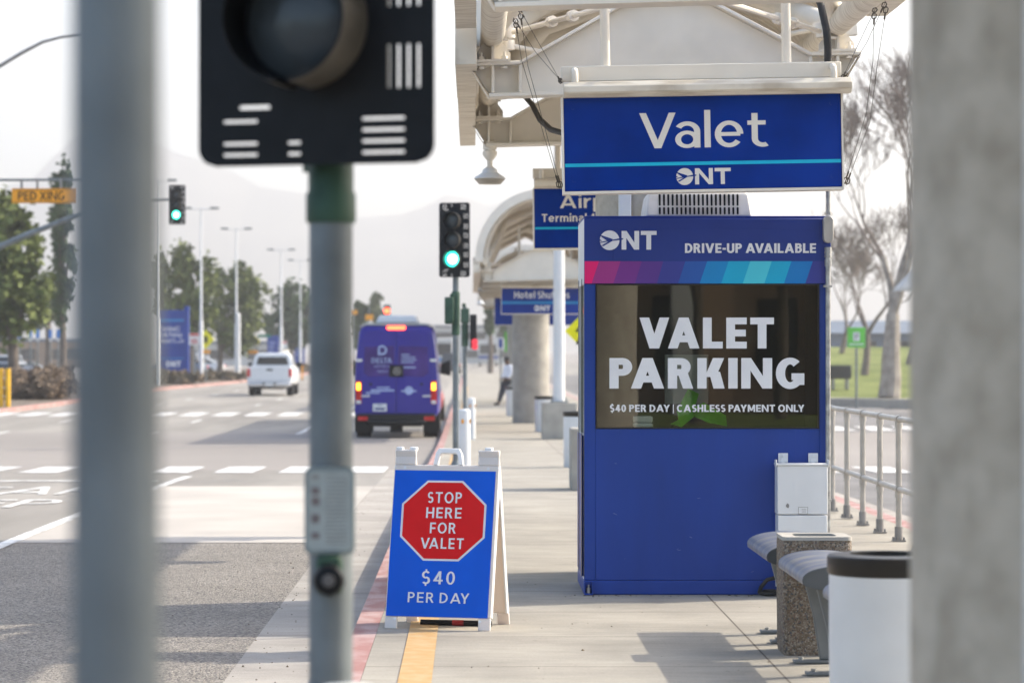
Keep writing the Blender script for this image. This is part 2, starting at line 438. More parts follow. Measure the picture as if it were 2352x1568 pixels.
M['interior'] = mat('booth_interior_panel', (.035,.034,.030), .7, var=.08)
M['wood'] = mat('desk_laminate', (.20,.13,.08), .5, var=.2, scale=3, stretch=(1,8,1))
M['skin'] = mat('brown_skin', (.10,.052,.034), .5, var=.08)
M['shirt'] = mat('white_shirt', (.72,.73,.78), .8, var=.05, scale=9, bump=.1, bscale=18)
M['trouser'] = mat('dark_trousers', (.028,.03,.042), .85, var=.15)
M['cable'] = mat('black_rubber_cable', (.03,.028,.026), .6, var=.15)
M['wire'] = mat('steel_wire', (.10,.09,.075), .5, .5, var=.1)
M['amber'] = emis('amber_light', (1.0,.33,.02), 3.0)
M['red_lit'] = emis('red_light', (1.0,.06,.02), 4.5)
M['green_lit'] = emis('green_light', (.02,.95,.62), 2.2)
M['green_core'] = emis('green_light_core', (.42,.95,1.0), 2.2)
M['lamp_glass'] = mat('frosted_lamp_glass', (.33,.31,.27), .3, var=.15)
M['stainless'] = mat('plaque_metal', (.24,.285,.285), .45, .3, var=.10, scale=14)
for k_, c_ in {'magenta': (.72,.008,.15), 'plum': (.30,.03,.20), 'violet': (.155,.028,.22), 'purple': (.088,.032,.23), 'ultra': (.033,.045,.26), 'azure': (.014,.09,.36), 'sky': (.0,.21,.50), 'cyan_band': (.0,.36,.58), 'aqua': (.06,.54,.66), 'teal': (.0,.36,.58), 'ocean': (.0,.17,.47)}.items():
    M[k_] = mat(k_ + '_vinyl', c_, .36, var=.05, scale=2)

def aggregate(name, cells, scale, bump, rough=.85):
    m = bpy.data.materials.new(name); m.use_nodes = True
    n = m.node_tree; b = n.nodes['Principled BSDF']; b.inputs['Roughness'].default_value = rough; b.inputs['Specular IOR Level'].default_value = .25
    tc = nd(n,'ShaderNodeTexCoord'); vo = nd(n,'ShaderNodeTexVoronoi'); vo.inputs['Scale'].default_value = scale
    n.links.new(tc.outputs['Object'], vo.inputs['Vector'])
    sp = nd(n,'ShaderNodeSeparateColor'); n.links.new(vo.outputs['Color'], sp.inputs[0])
    rp = nd(n,'ShaderNodeValToRGB'); rp.color_ramp.interpolation = 'CONSTANT'
    while len(rp.color_ramp.elements) < len(cells): rp.color_ramp.elements.new(.5)
    for i, (p, c) in enumerate(cells):
        rp.color_ramp.elements[i].position = p; rp.color_ramp.elements[i].color = (*c, 1)
    n.links.new(sp.outputs[0], rp.inputs[0])
    no = nd(n,'ShaderNodeTexNoise'); no.inputs['Scale'].default_value = 1.3; no.inputs['Detail'].default_value = 4
    n.links.new(tc.outputs['Object'], no.inputs['Vector'])
    mr = nd(n,'ShaderNodeMapRange'); mr.inputs['To Min'].default_value = .78; mr.inputs['To Max'].default_value = 1.2
    n.links.new(no.outputs['Fac'], mr.inputs['Value'])
    mx = nd(n,'ShaderNodeMix'); mx.data_type = 'RGBA'; mx.blend_type = 'MULTIPLY'; mx.inputs[0].default_value = 1
    n.links.new(rp.outputs[0], mx.inputs[6]); n.links.new(mr.outputs[0], mx.inputs[7])
    n.links.new(mx.outputs[2], b.inputs['Base Color'])
    bp = nd(n,'ShaderNodeBump'); bp.inputs['Strength'].default_value = bump; bp.inputs['Distance'].default_value = .01; bp.invert = True
    n.links.new(vo.outputs['Distance'], bp.inputs['Height']); n.links.new(bp.outputs[0], b.inputs['Normal'])
    return m
M['pebble'] = aggregate('exposed_pebble_concrete', [(0,(.17,.125,.085)),(.22,(.23,.18,.13)),(.45,(.29,.235,.175)),(.66,(.10,.095,.09)),(.74,(.20,.13,.095)),(.84,(.36,.31,.25)),(.95,(.12,.12,.13))], 120, .9)
M['coarse_asphalt'] = aggregate('coarse_asphalt', [(0,(.21,.19,.165)),(.3,(.27,.245,.21)),(.55,(.165,.15,.135)),(.75,(.34,.31,.265)),(.92,(.10,.095,.09))], 62, 1.0, .9)

def paving(name, c, bw, rh, mortar, dark):
    m = mat(name, c, .85, var=.10, scale=1.1, bump=.06, bscale=55, spec=.25)
    n = m.node_tree; b = n.nodes['Principled BSDF']
    src = b.inputs['Base Color'].links[0].from_socket
    tc = nd(n,'ShaderNodeTexCoord'); mp = nd(n,'ShaderNodeMapping'); n.links.new(tc.outputs['Object'], mp.inputs['Vector'])
    mp.inputs['Location'].default_value = (-1.59, .55, 0)
    # straight joints from two saw-tooth distances
    sx = nd(n,'ShaderNodeSeparateXYZ'); n.links.new(mp.outputs[0], sx.inputs[0])
    def joint(sock, period, w):
        a = nd(n,'ShaderNodeMath', operation='PINGPONG'); a.inputs[1].default_value = period/2; n.links.new(sock, a.inputs[0])
        q = nd(n,'ShaderNodeMath', operation='LESS_THAN'); q.inputs[1].default_value = w; n.links.new(a.outputs[0], q.inputs[0]); return q.outputs[0]
    a = joint(sx.outputs[0], bw, mortar); q = joint(sx.outputs[1], rh, mortar*1.2)
    mxx = nd(n,'ShaderNodeMath', operation='MAXIMUM'); n.links.new(a, mxx.inputs[0]); n.links.new(q, mxx.inputs[1])
    # small dark specks and gum spots
    vo = nd(n,'ShaderNodeTexVoronoi'); vo.inputs['Scale'].default_value = 3.1; n.links.new(tc.outputs['Object'], vo.inputs['Vector'])
    lt = nd(n,'ShaderNodeMath', operation='LESS_THAN'); lt.inputs[1].default_value = .045; n.links.new(vo.outputs['Distance'], lt.inputs[0])
    ml = nd(n,'ShaderNodeMath', operation='MULTIPLY'); ml.inputs[1].default_value = .45; n.links.new(lt.outputs[0], ml.inputs[0])
    mx2 = nd(n,'ShaderNodeMath', operation='MAXIMUM'); n.links.new(mxx.outputs[0], mx2.inputs[0]); n.links.new(ml.outputs[0], mx2.inputs[1])
    # soaked-in stains, drips and fine tone of the finish
    def tone(scale, lo, hi, stretch, src, det=5):
        m2 = nd(n,'ShaderNodeMapping'); m2.inputs['Scale'].default_value = stretch; n.links.new(tc.outputs['Object'], m2.inputs['Vector'])
        q = nd(n,'ShaderNodeTexNoise'); q.inputs['Scale'].default_value = scale; q.inputs['Detail'].default_value = det; q.inputs['Roughness'].default_value = .65; n.links.new(m2.outputs[0], q.inputs['Vector'])
        r = nd(n,'ShaderNodeMapRange'); r.inputs['From Min'].default_value = .36; r.inputs['From Max'].default_value = .62; r.inputs['To Min'].default_value = lo; r.inputs['To Max'].default_value = hi; n.links.new(q.outputs['Fac'], r.inputs['Value'])
        k = nd(n,'ShaderNodeMix'); k.data_type = 'RGBA'; k.blend_type = 'MULTIPLY'; k.inputs[0].default_value = 1; n.links.new(src, k.inputs[6]); n.links.new(r.outputs[0], k.inputs[7]); return k.outputs[2]
    src = tone(.9, .84, 1.05, (1,1.6,1), src); src = tone(9, .93, 1.05, (.35,2.2,1), src); src = tone(60, .93, 1.06, (1,1,1), src, 2)
    mx = nd(n,'ShaderNodeMix'); mx.data_type = 'RGBA'
    n.links.new(mx2.outputs[0], mx.inputs[0]); n.links.new(src, mx.inputs[6]); mx.inputs[7].default_value = (*dark, 1)
    n.links.new(mx.outputs[2], b.inputs['Base Color'])
    return m
M['sidewalk'] = paving('sidewalk_concrete', (.30,.278,.235), 3.3, 1.55, .006, (.10,.085,.07))
M['gutter'] = paving('gutter_concrete', (.335,.31,.275), 60, 3.1, .005, (.12,.105,.09))

g_ = bpy.data.materials.new('booth_window_glass'); g_.use_nodes = True
n_ = g_.node_tree; n_.nodes.clear()
out_ = nd(n_,'ShaderNodeOutputMaterial'); mx_ = nd(n_,'ShaderNodeMixShader'); tr_ = nd(n_,'ShaderNodeBsdfTransparent'); gl_ = nd(n_,'ShaderNodeBsdfGlossy')
tr_.inputs[0].default_value = (.74,.76,.72,1); gl_.inputs['Roughness'].default_value = .0; gl_.inputs[0].default_value = (.9,.9,.9,1)
mx_.inputs[0].default_value = .055
no_ = nd(n_,'ShaderNodeTexNoise'); no_.inputs['Scale'].default_value = 2.2; no_.inputs['Detail'].default_value = 1
tc_ = nd(n_,'ShaderNodeTexCoord'); n_.links.new(tc_.outputs['Object'], no_.inputs['Vector'])
bp_ = nd(n_,'ShaderNodeBump'); bp_.inputs['Strength'].default_value = .03; bp_.inputs['Distance'].default_value = .012
n_.links.new(no_.outputs['Fac'], bp_.inputs['Height']); n_.links.new(bp_.outputs[0], gl_.inputs['Normal'])
n_.links.new(tr_.outputs[0], mx_.inputs[1]); n_.links.new(gl_.outputs[0], mx_.inputs[2]); n_.links.new(mx_.outputs[0], out_.inputs[0])
M['glass'] = g_

# ------------------------------------------------------------------ the setting: ground, roads, kerbs, walks
def sheet(name, x0, x1, y0, y1, dz, m, step=2.5, dip=True, kind='structure'):
    b = MB(); n = max(1, int((y1 - y0) / step)) if dip else 1
    for i in range(n):
        a, c = y0 + (y1-y0)*i/n, y0 + (y1-y0)*(i+1)/n
        za, zc = (gz(a)+dz, gz(c)+dz) if dip else (dz, dz)
        b.quad((x0,a,za),(x1,a,za),(x1,c,zc),(x0,c,zc))
    o = b.obj(name, m, smooth=False, fix=False)
    return tag(o, kind=kind)
def strip(name, x0, x1, y0, y1, z0, z1, m, step=2.5):
    b = MB(); n = max(1, int((y1 - y0) / step))
    rings = []
    for i in range(n+1):
        a = y0 + (y1-y0)*i/n; g = gz(a)
        rings.append([(x0,a,g+z0),(x1,a,g+z0),(x1,a,g+z1),(x0,a,g+z1)])
    b.loft(rings)
    return tag(b.obj(name, m, smooth=False), kind='structure')
sheet('ground', -1450, 1450, -120, 3400, -.19, M['far_ground'], 40)
sheet('road', -60, -1.36, 26.7, 420, -.15, M['asphalt'])
sheet('near_road', -60, -1.36, -40, 26.7, -.15, M['coarse_asphalt'])
sheet('road_beyond_the_gutter', -1.36, 14.6, 230, 420, -.15, M['asphalt'])
sheet('concrete_bus_pad', -4.34, -1.365, 26.7, 39.6, -.146, M['concrete_lane'])
sheet('gutter', -1.36, -.705, -40, 230, -.150, M['gutter'])
strip('kerb', -.705, -.565, -40, 230, -.25, .0, M['red_kerb'])
strip('sidewalk', -.563, 4.05, -40, 230, -.2, .0, M['sidewalk'])
strip('far_kerb', 4.052, 4.22, -40, 230, -.25, .0, M['red_kerb'])
sheet('far_gutter', 4.22, 4.8, -40, 230, -.150, M['gutter'])
sheet('inner_road', 4.8, 14.6, -40, 230, -.15, mat('grey_asphalt', (.17,.165,.16), .92, var=.2, scale=.4, bump=.1, bscale=60, spec=.15))
sheet('yellow_edge_line', -.375, -.205, -40, 150, .004, M['yellow_line'])
# painted markings
def marks(name, quads):
    b = MB()
    for x0, x1, y0, y1, sk in quads:
        n = max(1, int((y1-y0)/3)); 
        for i in range(n):
            a, c = y0+(y1-y0)*i/n, y0+(y1-y0)*(i+1)/n
            b.quad((x0,a,gz(a)-.141),(x1,a,gz(a)-.141),(x1,c,gz(c)-.141),(x0,c,gz(c)-.141))
    return tag(b.obj(name, M['paint'], smooth=False, fix=False), kind='structure')
marks('lane_line', [(-4.42,-4.28,-30,43.5,0),(-4.42,-4.28,50.5,88,0),(-4.42,-4.28,97,200,0)])
marks('crosswalk', [(-2.05-1.04*i,-1.42-1.04*i,45.3,49.2,0) for i in range(16)] + [(5.4+1.04*i,6.02+1.04*i,45.3,49.2,0) for i in range(8)])
marks('far_crosswalk', [(-2.05-1.04*i,-1.42-1.04*i,90,94.5,0) for i in range(15)] + [(5.2+1.04*i,5.85+1.04*i,74,78,0) for i in range(7)])
marks('lane_dashes', [(x-.06,x+.06,y,y+3,0) for x in (-8.1,-11.9) for y in range(10,200,12) if not (42 < y < 50 or 86 < y < 95)])
marks('stop_lines', [(-16,-4.6,41.4,41.75,0)])
m3 = lambda a, c, e: (a, c, gz(c) - .141 + e)
for st, x0, x1, y0, y1 in (('KEEP', -7.4, -5.0, 33.2, 35.2), ('CLEAR', -7.9, -4.9, 36.8, 39.2)):
    b = MB(); text(b, st, x0, x1, y0, y1, 0, .13, map3=m3)
    tag(b.obj('road_lettering', M['paint'], smooth=False, fix=False), kind='structure')
# the far side of the road: kerb, planting strip, parking lot
KERB = [(-16.2,40),(-15.6,75),(-15.4,107),(-15.9,130),(-15.9,146),(-15.2,158),(-14.5,172),(-14.0,195),(-13.6,225),(-13.4,420)]
def left_side():
    b, c, d = MB(), MB(), MB()
    for (xa,ya),(xb,yb) in zip(KERB, KERB[1:]):
        n = max(1, int((yb-ya)/8))
        for i in range(n):
            f, g = i/n, (i+1)/n
            x0, y0, x1, y1 = xa+(xb-xa)*f, ya+(yb-ya)*f, xa+(xb-xa)*g, ya+(yb-ya)*g
            z0, z1 = gz(y0), gz(y1)
            b.add([(x0,y0,z0-.25),(x1,y1,z1-.25),(x1,y1,z1),(x0,y0,z0),(x1-.18,y1,z1),(x0-.18,y0,z0)], [(0,1,2,3),(3,2,4,5)])
            c.quad((x0-.18,y0,z0-.004),(x1-.18,y1,z1-.004),(-22,y1,z1+.05),(-22,y0,z0+.05))
            d.quad((-22.01,y0,z0-.02),(-22.01,y1,z1-.02),(-120,y1,z1-.02),(-120,y0,z0-.02))
    tag(b.obj('left_kerb', M['red_kerb'], smooth=False), kind='structure')
    tag(c.obj('planting_strip', M['soil'], smooth=False), kind='structure')
    tag(d.obj('parking_lot', M['far_ground'], smooth=False), kind='structure')
left_side()
# lawn that rises beyond the inner road, with its walk in front
def lawn():
    b = MB(); xs = [11 + i*2.2 for i in range(28)]
    def edge(x): return 104 - 5*ss(12, 20, x)
    def hz(d): return -.30 + .15 + 1.0*ss(0, 34, d) + .9*ss(34, 60, d)
    ds = [1.7, 4, 8, 13, 19, 26, 34, 45, 60, 80]
    for i in range(len(xs)-1):
        for j in range(len(ds)-1):
            q = lambda x, d: (x, edge(x)+d, hz(d))
            b.quad(q(xs[i],ds[j]), q(xs[i+1],ds[j]), q(xs[i+1],ds[j+1]), q(xs[i],ds[j+1]))
    tag(b.obj('lawn', M['grass'], fix=False), kind='structure')
    w = MB()
    for i in range(len(xs)-1):
        a, c = xs[i], xs[i+1]
        w.add([(a,edge(a),-.5),(c,edge(c),-.5),(c,edge(c),-.15),(a,edge(a),-.15),(a,edge(a)+1.7,-.15),(c,edge(c)+1.7,-.15)], [(0,1,2,3),(3,2,5,4)])
    tag(w.obj('lawn_walk', M['gutter'], smooth=False), kind='structure')
lawn()
# ground behind the camera, seen only in the booth window
sheet('rear_lawn', 2, 30, -34, -14, .02, M['grass'], 40)
# mountains
def ridge():
    b = MB(); rnd = random.Random(4)
    n = 90; x0, x1 = -700, 420; K = 1.95
    top = []
    for i in range(n+1):
        x = x0 + (x1-x0)*i/n
        h = 92 + 34*mnoise.noise(Vector((x*.008, 3.1, 0))) + 14*mnoise.noise(Vector((x*.03, 7.7, 0))) + 5*mnoise.noise(Vector((x*.1, 1.7, 0))) + 26*math.exp(-((x+215)/90)**2) - 40*ss(60, 420, x)
        top.append((x*K, h*K*.93))
    for k in range(7):
        for i in range(n):
            def q(i, k):
                x, h = top[i]; t = k/7
                return (x + 20*mnoise.noise(Vector((x*.01, k*.7, 2))), 2750 + 420*t, h*(t**.8) - 2)
            b.quad(q(i,k), q(i+1,k), q(i+1,k+1), q(i,k+1))
    for i in range(n):
        (xa,ha),(xb,hb) = top[i], top[i+1]
        b.quad((xa,3170,ha-2),(xb,3170,hb-2),(xb,3380,-5),(xa,3380,-5))
    return tag(b.obj('mountains', mat('mountain_scrub', (.13,.12,.09), .95, var=.3, scale=.01)), kind='structure')
ridge()

# ------------------------------------------------------------------ canopies over the walk
def tilt(pts, a=R(1.7), z0=3.6):
    return [(x*math.cos(a), y, z + x*math.sin(a)) for x, y, z in pts]
def canopy(name, label, cx, cy, ya, yb, arms, col_r, g, hw=1.44, roof=None, fascias=None, spout=True, rise=1.5):
    t = thing(name, label, 'canopy', (cx, cy, g))
    def T(b):
        b.v = tilt(b.v); return b
    b = MB(); b.lathe([(col_r,0),(col_r,3.55)], 40); b.obj('column', M['concrete'] if cy < 40 else M['concrete_base'], t)
    if spout: b = MB(); b.box(-.045-col_r*.62, .045-col_r*.62, -col_r*.93, -col_r*.75, 0.05, 3.5); b.obj('downspout', M['white_metal'], t, bevel=.01)
    web = [(-1.30,3.585),(1.30,3.585),(hw-.02,3.78),(1.08,3.785),(.26,4.235),(-.24,4.235),(-1.08,3.785),(-hw+.02,3.78)]
    for y in arms:
        b = MB(); b.prism(web, y-.012, y+.012)
        b.box(-1.30,1.30,y-.11,y+.11,3.555,3.583)
        top = [(-hw,3.785),(-1.07,3.790),(-.24,4.24),(.26,4.24),(1.07,3.790),(hw,3.785)]
        for (x0,z0),(x1,z1) in zip(top, top[1:]):
            b.add([(x0,y-.11,z0),(x1,y-.11,z1),(x1,y+.11,z1),(x0,y+.11,z0),(x0,y-.11,z0+.026),(x1,y-.11,z1+.026),(x1,y+.11,z1+.026),(x0,y+.11,z0+.026)],
                  [(3,2,1,0),(4,5,6,7),(0,1,5,4),(1,2,6,5),(2,3,7,6),(3,0,4,7)])
        for s in (-1, 1):
            for x in (1.07, 1.27): b.box(s*x-.011, s*x+.011, y-.10, y+.10, 3.585, 3.785)
            b.add([(s*1.30,y-.11,3.556),(s*1.30,y+.11,3.556),(s*hw,y+.11,3.785),(s*hw,y-.11,3.785)], [(0,1,2,3)])
        T(b).obj('arm', M['cream'], t, bevel=.004, seg=1)
        for s in (-1, 1):
            b = MB(); b.box(s*1.27-.13, s*1.27+.13, y-.12, y+.12, 3.812, 3.832)
            b.prism([(s*1.27-.13,3.832),(s*1.27+.13,3.832),(s*1.27+.13,3.88),(s*1.27+.05,3.99),(s*1.27-.05,3.99),(s*1.27-.13,3.88)], y-.01, y+.01)
            b.box(s*1.27-.01, s*1.27+.01, y-.12, y+.12, 3.833, 3.95)
            for q in (-1, 1):
                for e in (-1, 1):
                    c = (s*1.27+q*.085, y+e*.075)
                    b.cyl((*c,3.832),(*c,3.856),.026,n=6); b.cyl((*c,3.856),(*c,3.886),.012,n=8); b.cyl((*c,3.765),(*c,3.783),.028,.022,n=10)
            T(b).obj('bearing_plate', M['cream'], t)
    for s in (-1, 1):
        b = MB(); b.tube([(s*1.27,ya+.25,4.02),(s*1.27,yb-.25,4.02)], .092, 24)
        T(b).obj('eave_tube', M['cream_dirty'], t)
        for y0, y1, zb, zt in (fascias or ((ya, yb, 3.75, 4.1),)):
            if fascias and s > 0 and zb < 3.9: continue
            b = MB(); n = max(1, round((y1-y0)/2.6)); L = (y1-y0)/n
            for i in range(n):
                e = .004*(i % 2)
                xa, xb = sorted((s*(1.39+e), s*(1.545-e)))
                b.box(xa, xb, y0+i*L+.004, y0+(i+1)*L-.004, zb-e, zt)
            T(b).obj('fascia', M['cream_dirty'], t, bevel=.004, seg=1)
    # ribbed barrel roof: ribs run across the vault
    b = MB(); na = 22
    ring = lambda y, e: [(-1.46*math.cos(math.pi*k/na), y, 4.06 + e + rise*math.sin(math.pi*k/na)**.95) for k in range(na+1)]
    ys = []
    y, ye = roof or (ya, yb)
    yr = y
    while y < ye:
        ys += [(y,0),(y+.075,0),(y+.105,.055),(y+.18,.055)]; y += .21
    vs, fs = [], []
    for y, e in ys: vs += ring(min(y, ye), e)
    for i in range(len(ys)-1):
        for k in range(na): a = i*(na+1)+k; fs.append((a, a+1, a+na+2, a+na+1))
    b.add(vs, fs); T(b).obj('roof_deck', M['cream'], t, angle=25, fix=False)
    # rib hoops and lacing
    for y in [a for a in arms if yr < a < ye]:
        b = MB()
        b.tube([(-1.27*math.cos(math.pi*k/24), y, 4.02 + (rise-.1)*math.sin(math.pi*k/24)) for k in range(25)], .06, 14)
        T(b).obj('hoop', M['cream'], t)
    for y in (yr+.02, ye-.02):
        b = MB()
        pts = [(-1.5*math.cos(math.pi*k/30), 4.0 + (rise+.1)*math.sin(math.pi*k/30)**.95) for k in range(31)]
        inn = [(-1.32*math.cos(math.pi*k/30), 4.0 + (rise-.1)*math.sin(math.pi*k/30)**.95) for k in range(31)]
        for k in range(30):
            (a0,c0),(a1,c1),(e0,g0),(e1,g1) = pts[k], pts[k+1], inn[k], inn[k+1]
            b.add([(a0,y-.04,c0),(a1,y-.04,c1),(e1,y-.04,g1),(e0,y-.04,g0),(a0,y+.04,c0),(a1,y+.04,c1),(e1,y+.04,g1),(e0,y+.04,g0)], [(0,1,2,3),(7,6,5,4),(0,4,5,1),(3,2,6,7)])
        T(b).obj('end_arch', M['cream'], t)
    ends = list(arms)
    for a, c in zip(ends, ends[1:]):
        for s in (-1, 1):
            b = MB(); p0, p1 = Vector((s*1.16,a+.12,3.985)), Vector((-s*1.16,c-.12,3.985))
            d = (p1-p0).normalized(); w = d.cross(Vector((0,0,1))).normalized()
            zo = Vector((0,0,.03*s))
            b.tube([p0+d*.10+zo, p1-d*.10+zo], .019, 10)
            for f in (.16, .84):
                c0 = p0.lerp(p1, f)+zo
                for e in (-1, 1): b.tube([c0-d*.17+w*e*.032, c0+d*.17+w*e*.032], .010, 8)
                for e in (-1, 1): b.tube([c0+d*(e*.20), c0+d*(e*.145)], .042, 8)
            for pp, sg in ((p0,1),(p1,-1)):
                b.cyl(pp+zo+Vector((0,0,-.035)), pp+zo+Vector((0,0,.035)), .055, n=14)
                b.box(min(pp.x, math.copysign(1.25,pp.x)), max(pp.x, math.copysign(1.25,pp.x)), pp.y-.05, pp.y+.05, pp.z+zo.z+.036, pp.z+zo.z+.052)
                b.box(min(pp.x, math.copysign(1.25,pp.x)), max(pp.x, math.copysign(1.25,pp.x)), pp.y-.05, pp.y+.05, pp.z+zo.z-.052, pp.z+zo.z-.036)
            T(b).obj('tie_rod', M['cream'], t)
            b = MB(); b.tube([(s*1.24,a+.2,4.06),(s*.80,(a+c)/2-.9,4.02+(rise-.1)*.68),(0.0,(a+c)/2,4.02+(rise-.1)*.95)], .075, 14)
            b.tube([(s*1.24,c-.2,4.06),(s*.80,(a+c)/2+.9,4.02+(rise-.1)*.68),(0.0,(a+c)/2,4.02+(rise-.1)*.95)], .075, 14)
            T(b).obj('diagonal_strut', M['cream'], t)
    return t
near = canopy('canopy', 'cream steel barrel canopy on the round concrete column right behind the booth', 1.42, 21.02, -5.9, 8.4, (-5.5,0,5.1), .51, 0, roof=(.55,8.4), rise=.74, fascias=((-5.9,-.705,4.0,4.3),(-.60,7.6,3.75,4.06)))
canopy('canopy', 'farther cream arched canopy behind the Airport and Hotel Shuttles signs', 1.56, 76, -11.5, 12, (-10.9,-5.4,0,5.4,11), .49, gz(76), spout=False)
canopy('canopy', 'farthest low canopy on a concrete column beyond the standing man', 1.75, 106, -7, 7, (-5.5,0,5.5), .465, gz(106), spout=False)
canopy('canopy', 'nearest canopy whose blurred concrete column fills the right edge', 1.40, 5.75, -6.0, 5.2, (-5.1,0,4.6), .51, 0)

# ------------------------------------------------------------------ hanging signs
def hanging_sign(name, label, cx, y, zb, w, h, posts, fill, tilt_deg=1.0, lamp=True):
    t = thing(name, label, 'sign', (cx, y, zb))
    t.rotation_euler = (0, -R(tilt_deg), 0)
    b = MB(); b.box(-w/2, w/2, 0, .16, 0, h); b.obj('cabinet', M['sign_blue'], t, bevel=.006)
    b = MB()
    b.box(-w/2-.006, w/2+.006, -.008, .168, -.018, -.001); 
    for s in (-1,1): b.box(min(s*(w/2+.001),s*(w/2+.012)), max(s*(w/2+.001),s*(w/2+.012)), -.010, .17, -.018, h)
    b.obj('edge_trim', M['cream'], t)
    fill(t, w, h)
    b = MB(); b.box(-w/2-.01, w/2+.01, .02, .15, h+.10, h+.20); b.obj('top_beam', M['cream'], t, bevel=.006)
    if lamp:
        b = MB(); pr = [(.02,h-.008),(-.085,h-.010),(-.125,h+.02),(-.125,h+.055),(-.095,h+.085),(.02,h+.10)]
        b.prism(pr, -w/2-.0, w/2+.06, 'yz'); b.obj('lamp_housing', M['cream_dirty'], t, bevel=.004)
        for s in (-1,1):
            b = MB(); x = s*(w/2-.075) if s < 0 else w/2-.05
            b.tube([(x,.02,h+.165),(x,-.03,h+.165),(x,-.055,h+.15),(x,-.062,h+.12),(x,-.062,h+.088)], .022, 12)
            b.obj('elbow_pipe', M['cream'], t)
        for s in (-1,1):
            for z in (.07, h-.07):
                b = MB(); b.cyl((s*(w/2-.06),-.006,z),(s*(w/2-.06),0,z),.012,n=10); b.obj('screw', M['sign_blue'], t)
    for x in posts:
        b = MB(); b.tube([(x,.085,h+.20),(x,.085,h+.20+1.25)], .031, 16); b.obj('hanger_pipe', M['cream'], t)
    return t
def fill_valet(t, w, h):
    b = MB(); s = 1/357.0
    fx = lambda px: (px - (1295+1937)/2)*s
    fz = lambda py: (434.5 - py)*s
    text(b, 'Valet', fx(1471), fx(1761), fz(339), fz(258), -.003, .148, .122, .10)
    b.obj('lettering', M['lettering_cream'], t, smooth=False, fix=False)
    b = MB(); b.quad((-w/2+.004,-.003,fz(379)),(w/2-.004,-.003,fz(379)),(w/2-.004,-.003,fz(371)),(-w/2+.004,-.003,fz(371))); b.obj('cyan_stripe', M['cyan'], t, fix=False)
    b = MB(); airport_mark(b, fx(1573), fz(405), 19.5*s, -.003, 0, 1, fx(1679)); b.obj('airport_mark', [M['lettering_cream'], M['sign_blue']], t, smooth=False, fix=False)
valet = hanging_sign('hanging_sign', 'blue Valet sign hanging above the booth, cyan stripe and white airport mark', X(1616,18.3), 18.3, H(434.5,18.3), 1.784, .607, (X(1397,18.3)-X(1616,18.3), X(1815,18.3)-X(1616,18.3)), fill_valet)
def fill_airport(t, w, h):
    b = MB(); s = 28.8/F
    fx = lambda px: (px - 1420)*s
    fz = lambda py: (568 - py)*s
    text(b, 'Airport', fx(1287), fx(1470), fz(477), fz(446), -.003, .165, .14, .12)
    b.obj('lettering', M['lettering_cream'], t, smooth=False, fix=False); b = MB()
    text(b, 'Terminal 4', fx(1245), fx(1368), fz(508), fz(490), -.003, .19, .16, .14)
    b.obj('lettering', M['lettering_cream'], t, smooth=False, fix=False)
    b = MB(); b.quad((-w/2+.004,-.003,fz(525)),(w/2-.004,-.003,fz(525)),(w/2-.004,-.003,fz(520)),(-w/2+.004,-.003,fz(520))); b.obj('cyan_stripe', M['cyan'], t, fix=False)
hanging_sign('hanging_sign', 'blue Airport Terminal sign half hidden by the booth', X(1420,28.8), 28.8, H(568,28.8), 384*28.8/F, 138*28.8/F, (-.6,.6), fill_airport, .6)
def fill_hotel(t, w, h):
    b = MB(); s = 66.0/F
    fx = lambda px: (px - 1252)*s
    fz = lambda py: (720 - py)*s
    text(b, 'Hotel Shuttles', fx(1181), fx(1308), fz(685), fz(669), -.003, .18, .15, .12)
    b.obj('lettering', M['lettering'], t, smooth=False, fix=False)
    b = MB(); b.quad((-w/2+.004,-.003,fz(698)),(w/2-.004,-.003,fz(698)),(w/2-.004,-.003,fz(692)),(-w/2+.004,-.003,fz(692))); b.obj('cyan_stripe', M['sky'], t, fix=False)
    b = MB(); airport_mark(b, fx(1233), fz(708), 6.5*s, -.004, 0, 1, fx(1264)); b.obj('airport_mark', [M['lettering'], M['sign_blue_far']], t, smooth=False, fix=False)
hanging_sign('hanging_sign', 'blue Hotel Shuttles sign under the farther canopy', X(1252,66), 66.0, H(720,66), 200*66/F, 59*66/F, (-.6,.6), fill_hotel, 0)
hanging_sign('hanging_sign', 'plain dark blue sign peeking out behind the Hotel Shuttles sign', X(1240,82), 82.0, H(746,82), 208*82/F, 62*82/F, (-.7,.7), lambda t,w,h: None, 0, False)

# guy wires of the Valet sign
def wires(name, label, runs):
    t = thing(name, label, 'cable', runs[0][0])
    o = Vector(runs[0][0])
    for pts in runs:
        b = MB(); q = [Vector(p)-o for p in pts]
        b.tube(q, .0019, 5)
        d0, d1 = (q[1]-q[0]).normalized(), (q[-2]-q[-1]).normalized()
        b.obj('wire', M['wire'], t)
        b = MB()
        for e, d in ((q[0],d0),(q[-1],d1)):
            u = d.cross(Vector((0,1,0))).normalized()
            b.tube([e+d*.11, e+d*.06, e+d*.05+u*.011, e+d*.02+u*.013, e, e+d*.02-u*.013, e+d*.05-u*.011, e+d*.06], .0042, 6)
            b.tube([e+d*.06, e+d*.11], .006, 6)
        b.obj('shackle', M['wire'], t)
    return t
wires('guy_wire', 'thin steel guy wires left of the Valet sign', [
    [P(1190,15,17.2), P(1235,95,17.5), P(1288,188,18.36)], [P(1180,42,17.3), P(1230,120,17.6), P(1291,190,18.36)],
    [P(1184,50,17.3), P(1198,138,17.6), P(1285,432,18.36)], [P(1195,30,17.2), P(1212,150,17.6), P(1289,432,18.36)]])
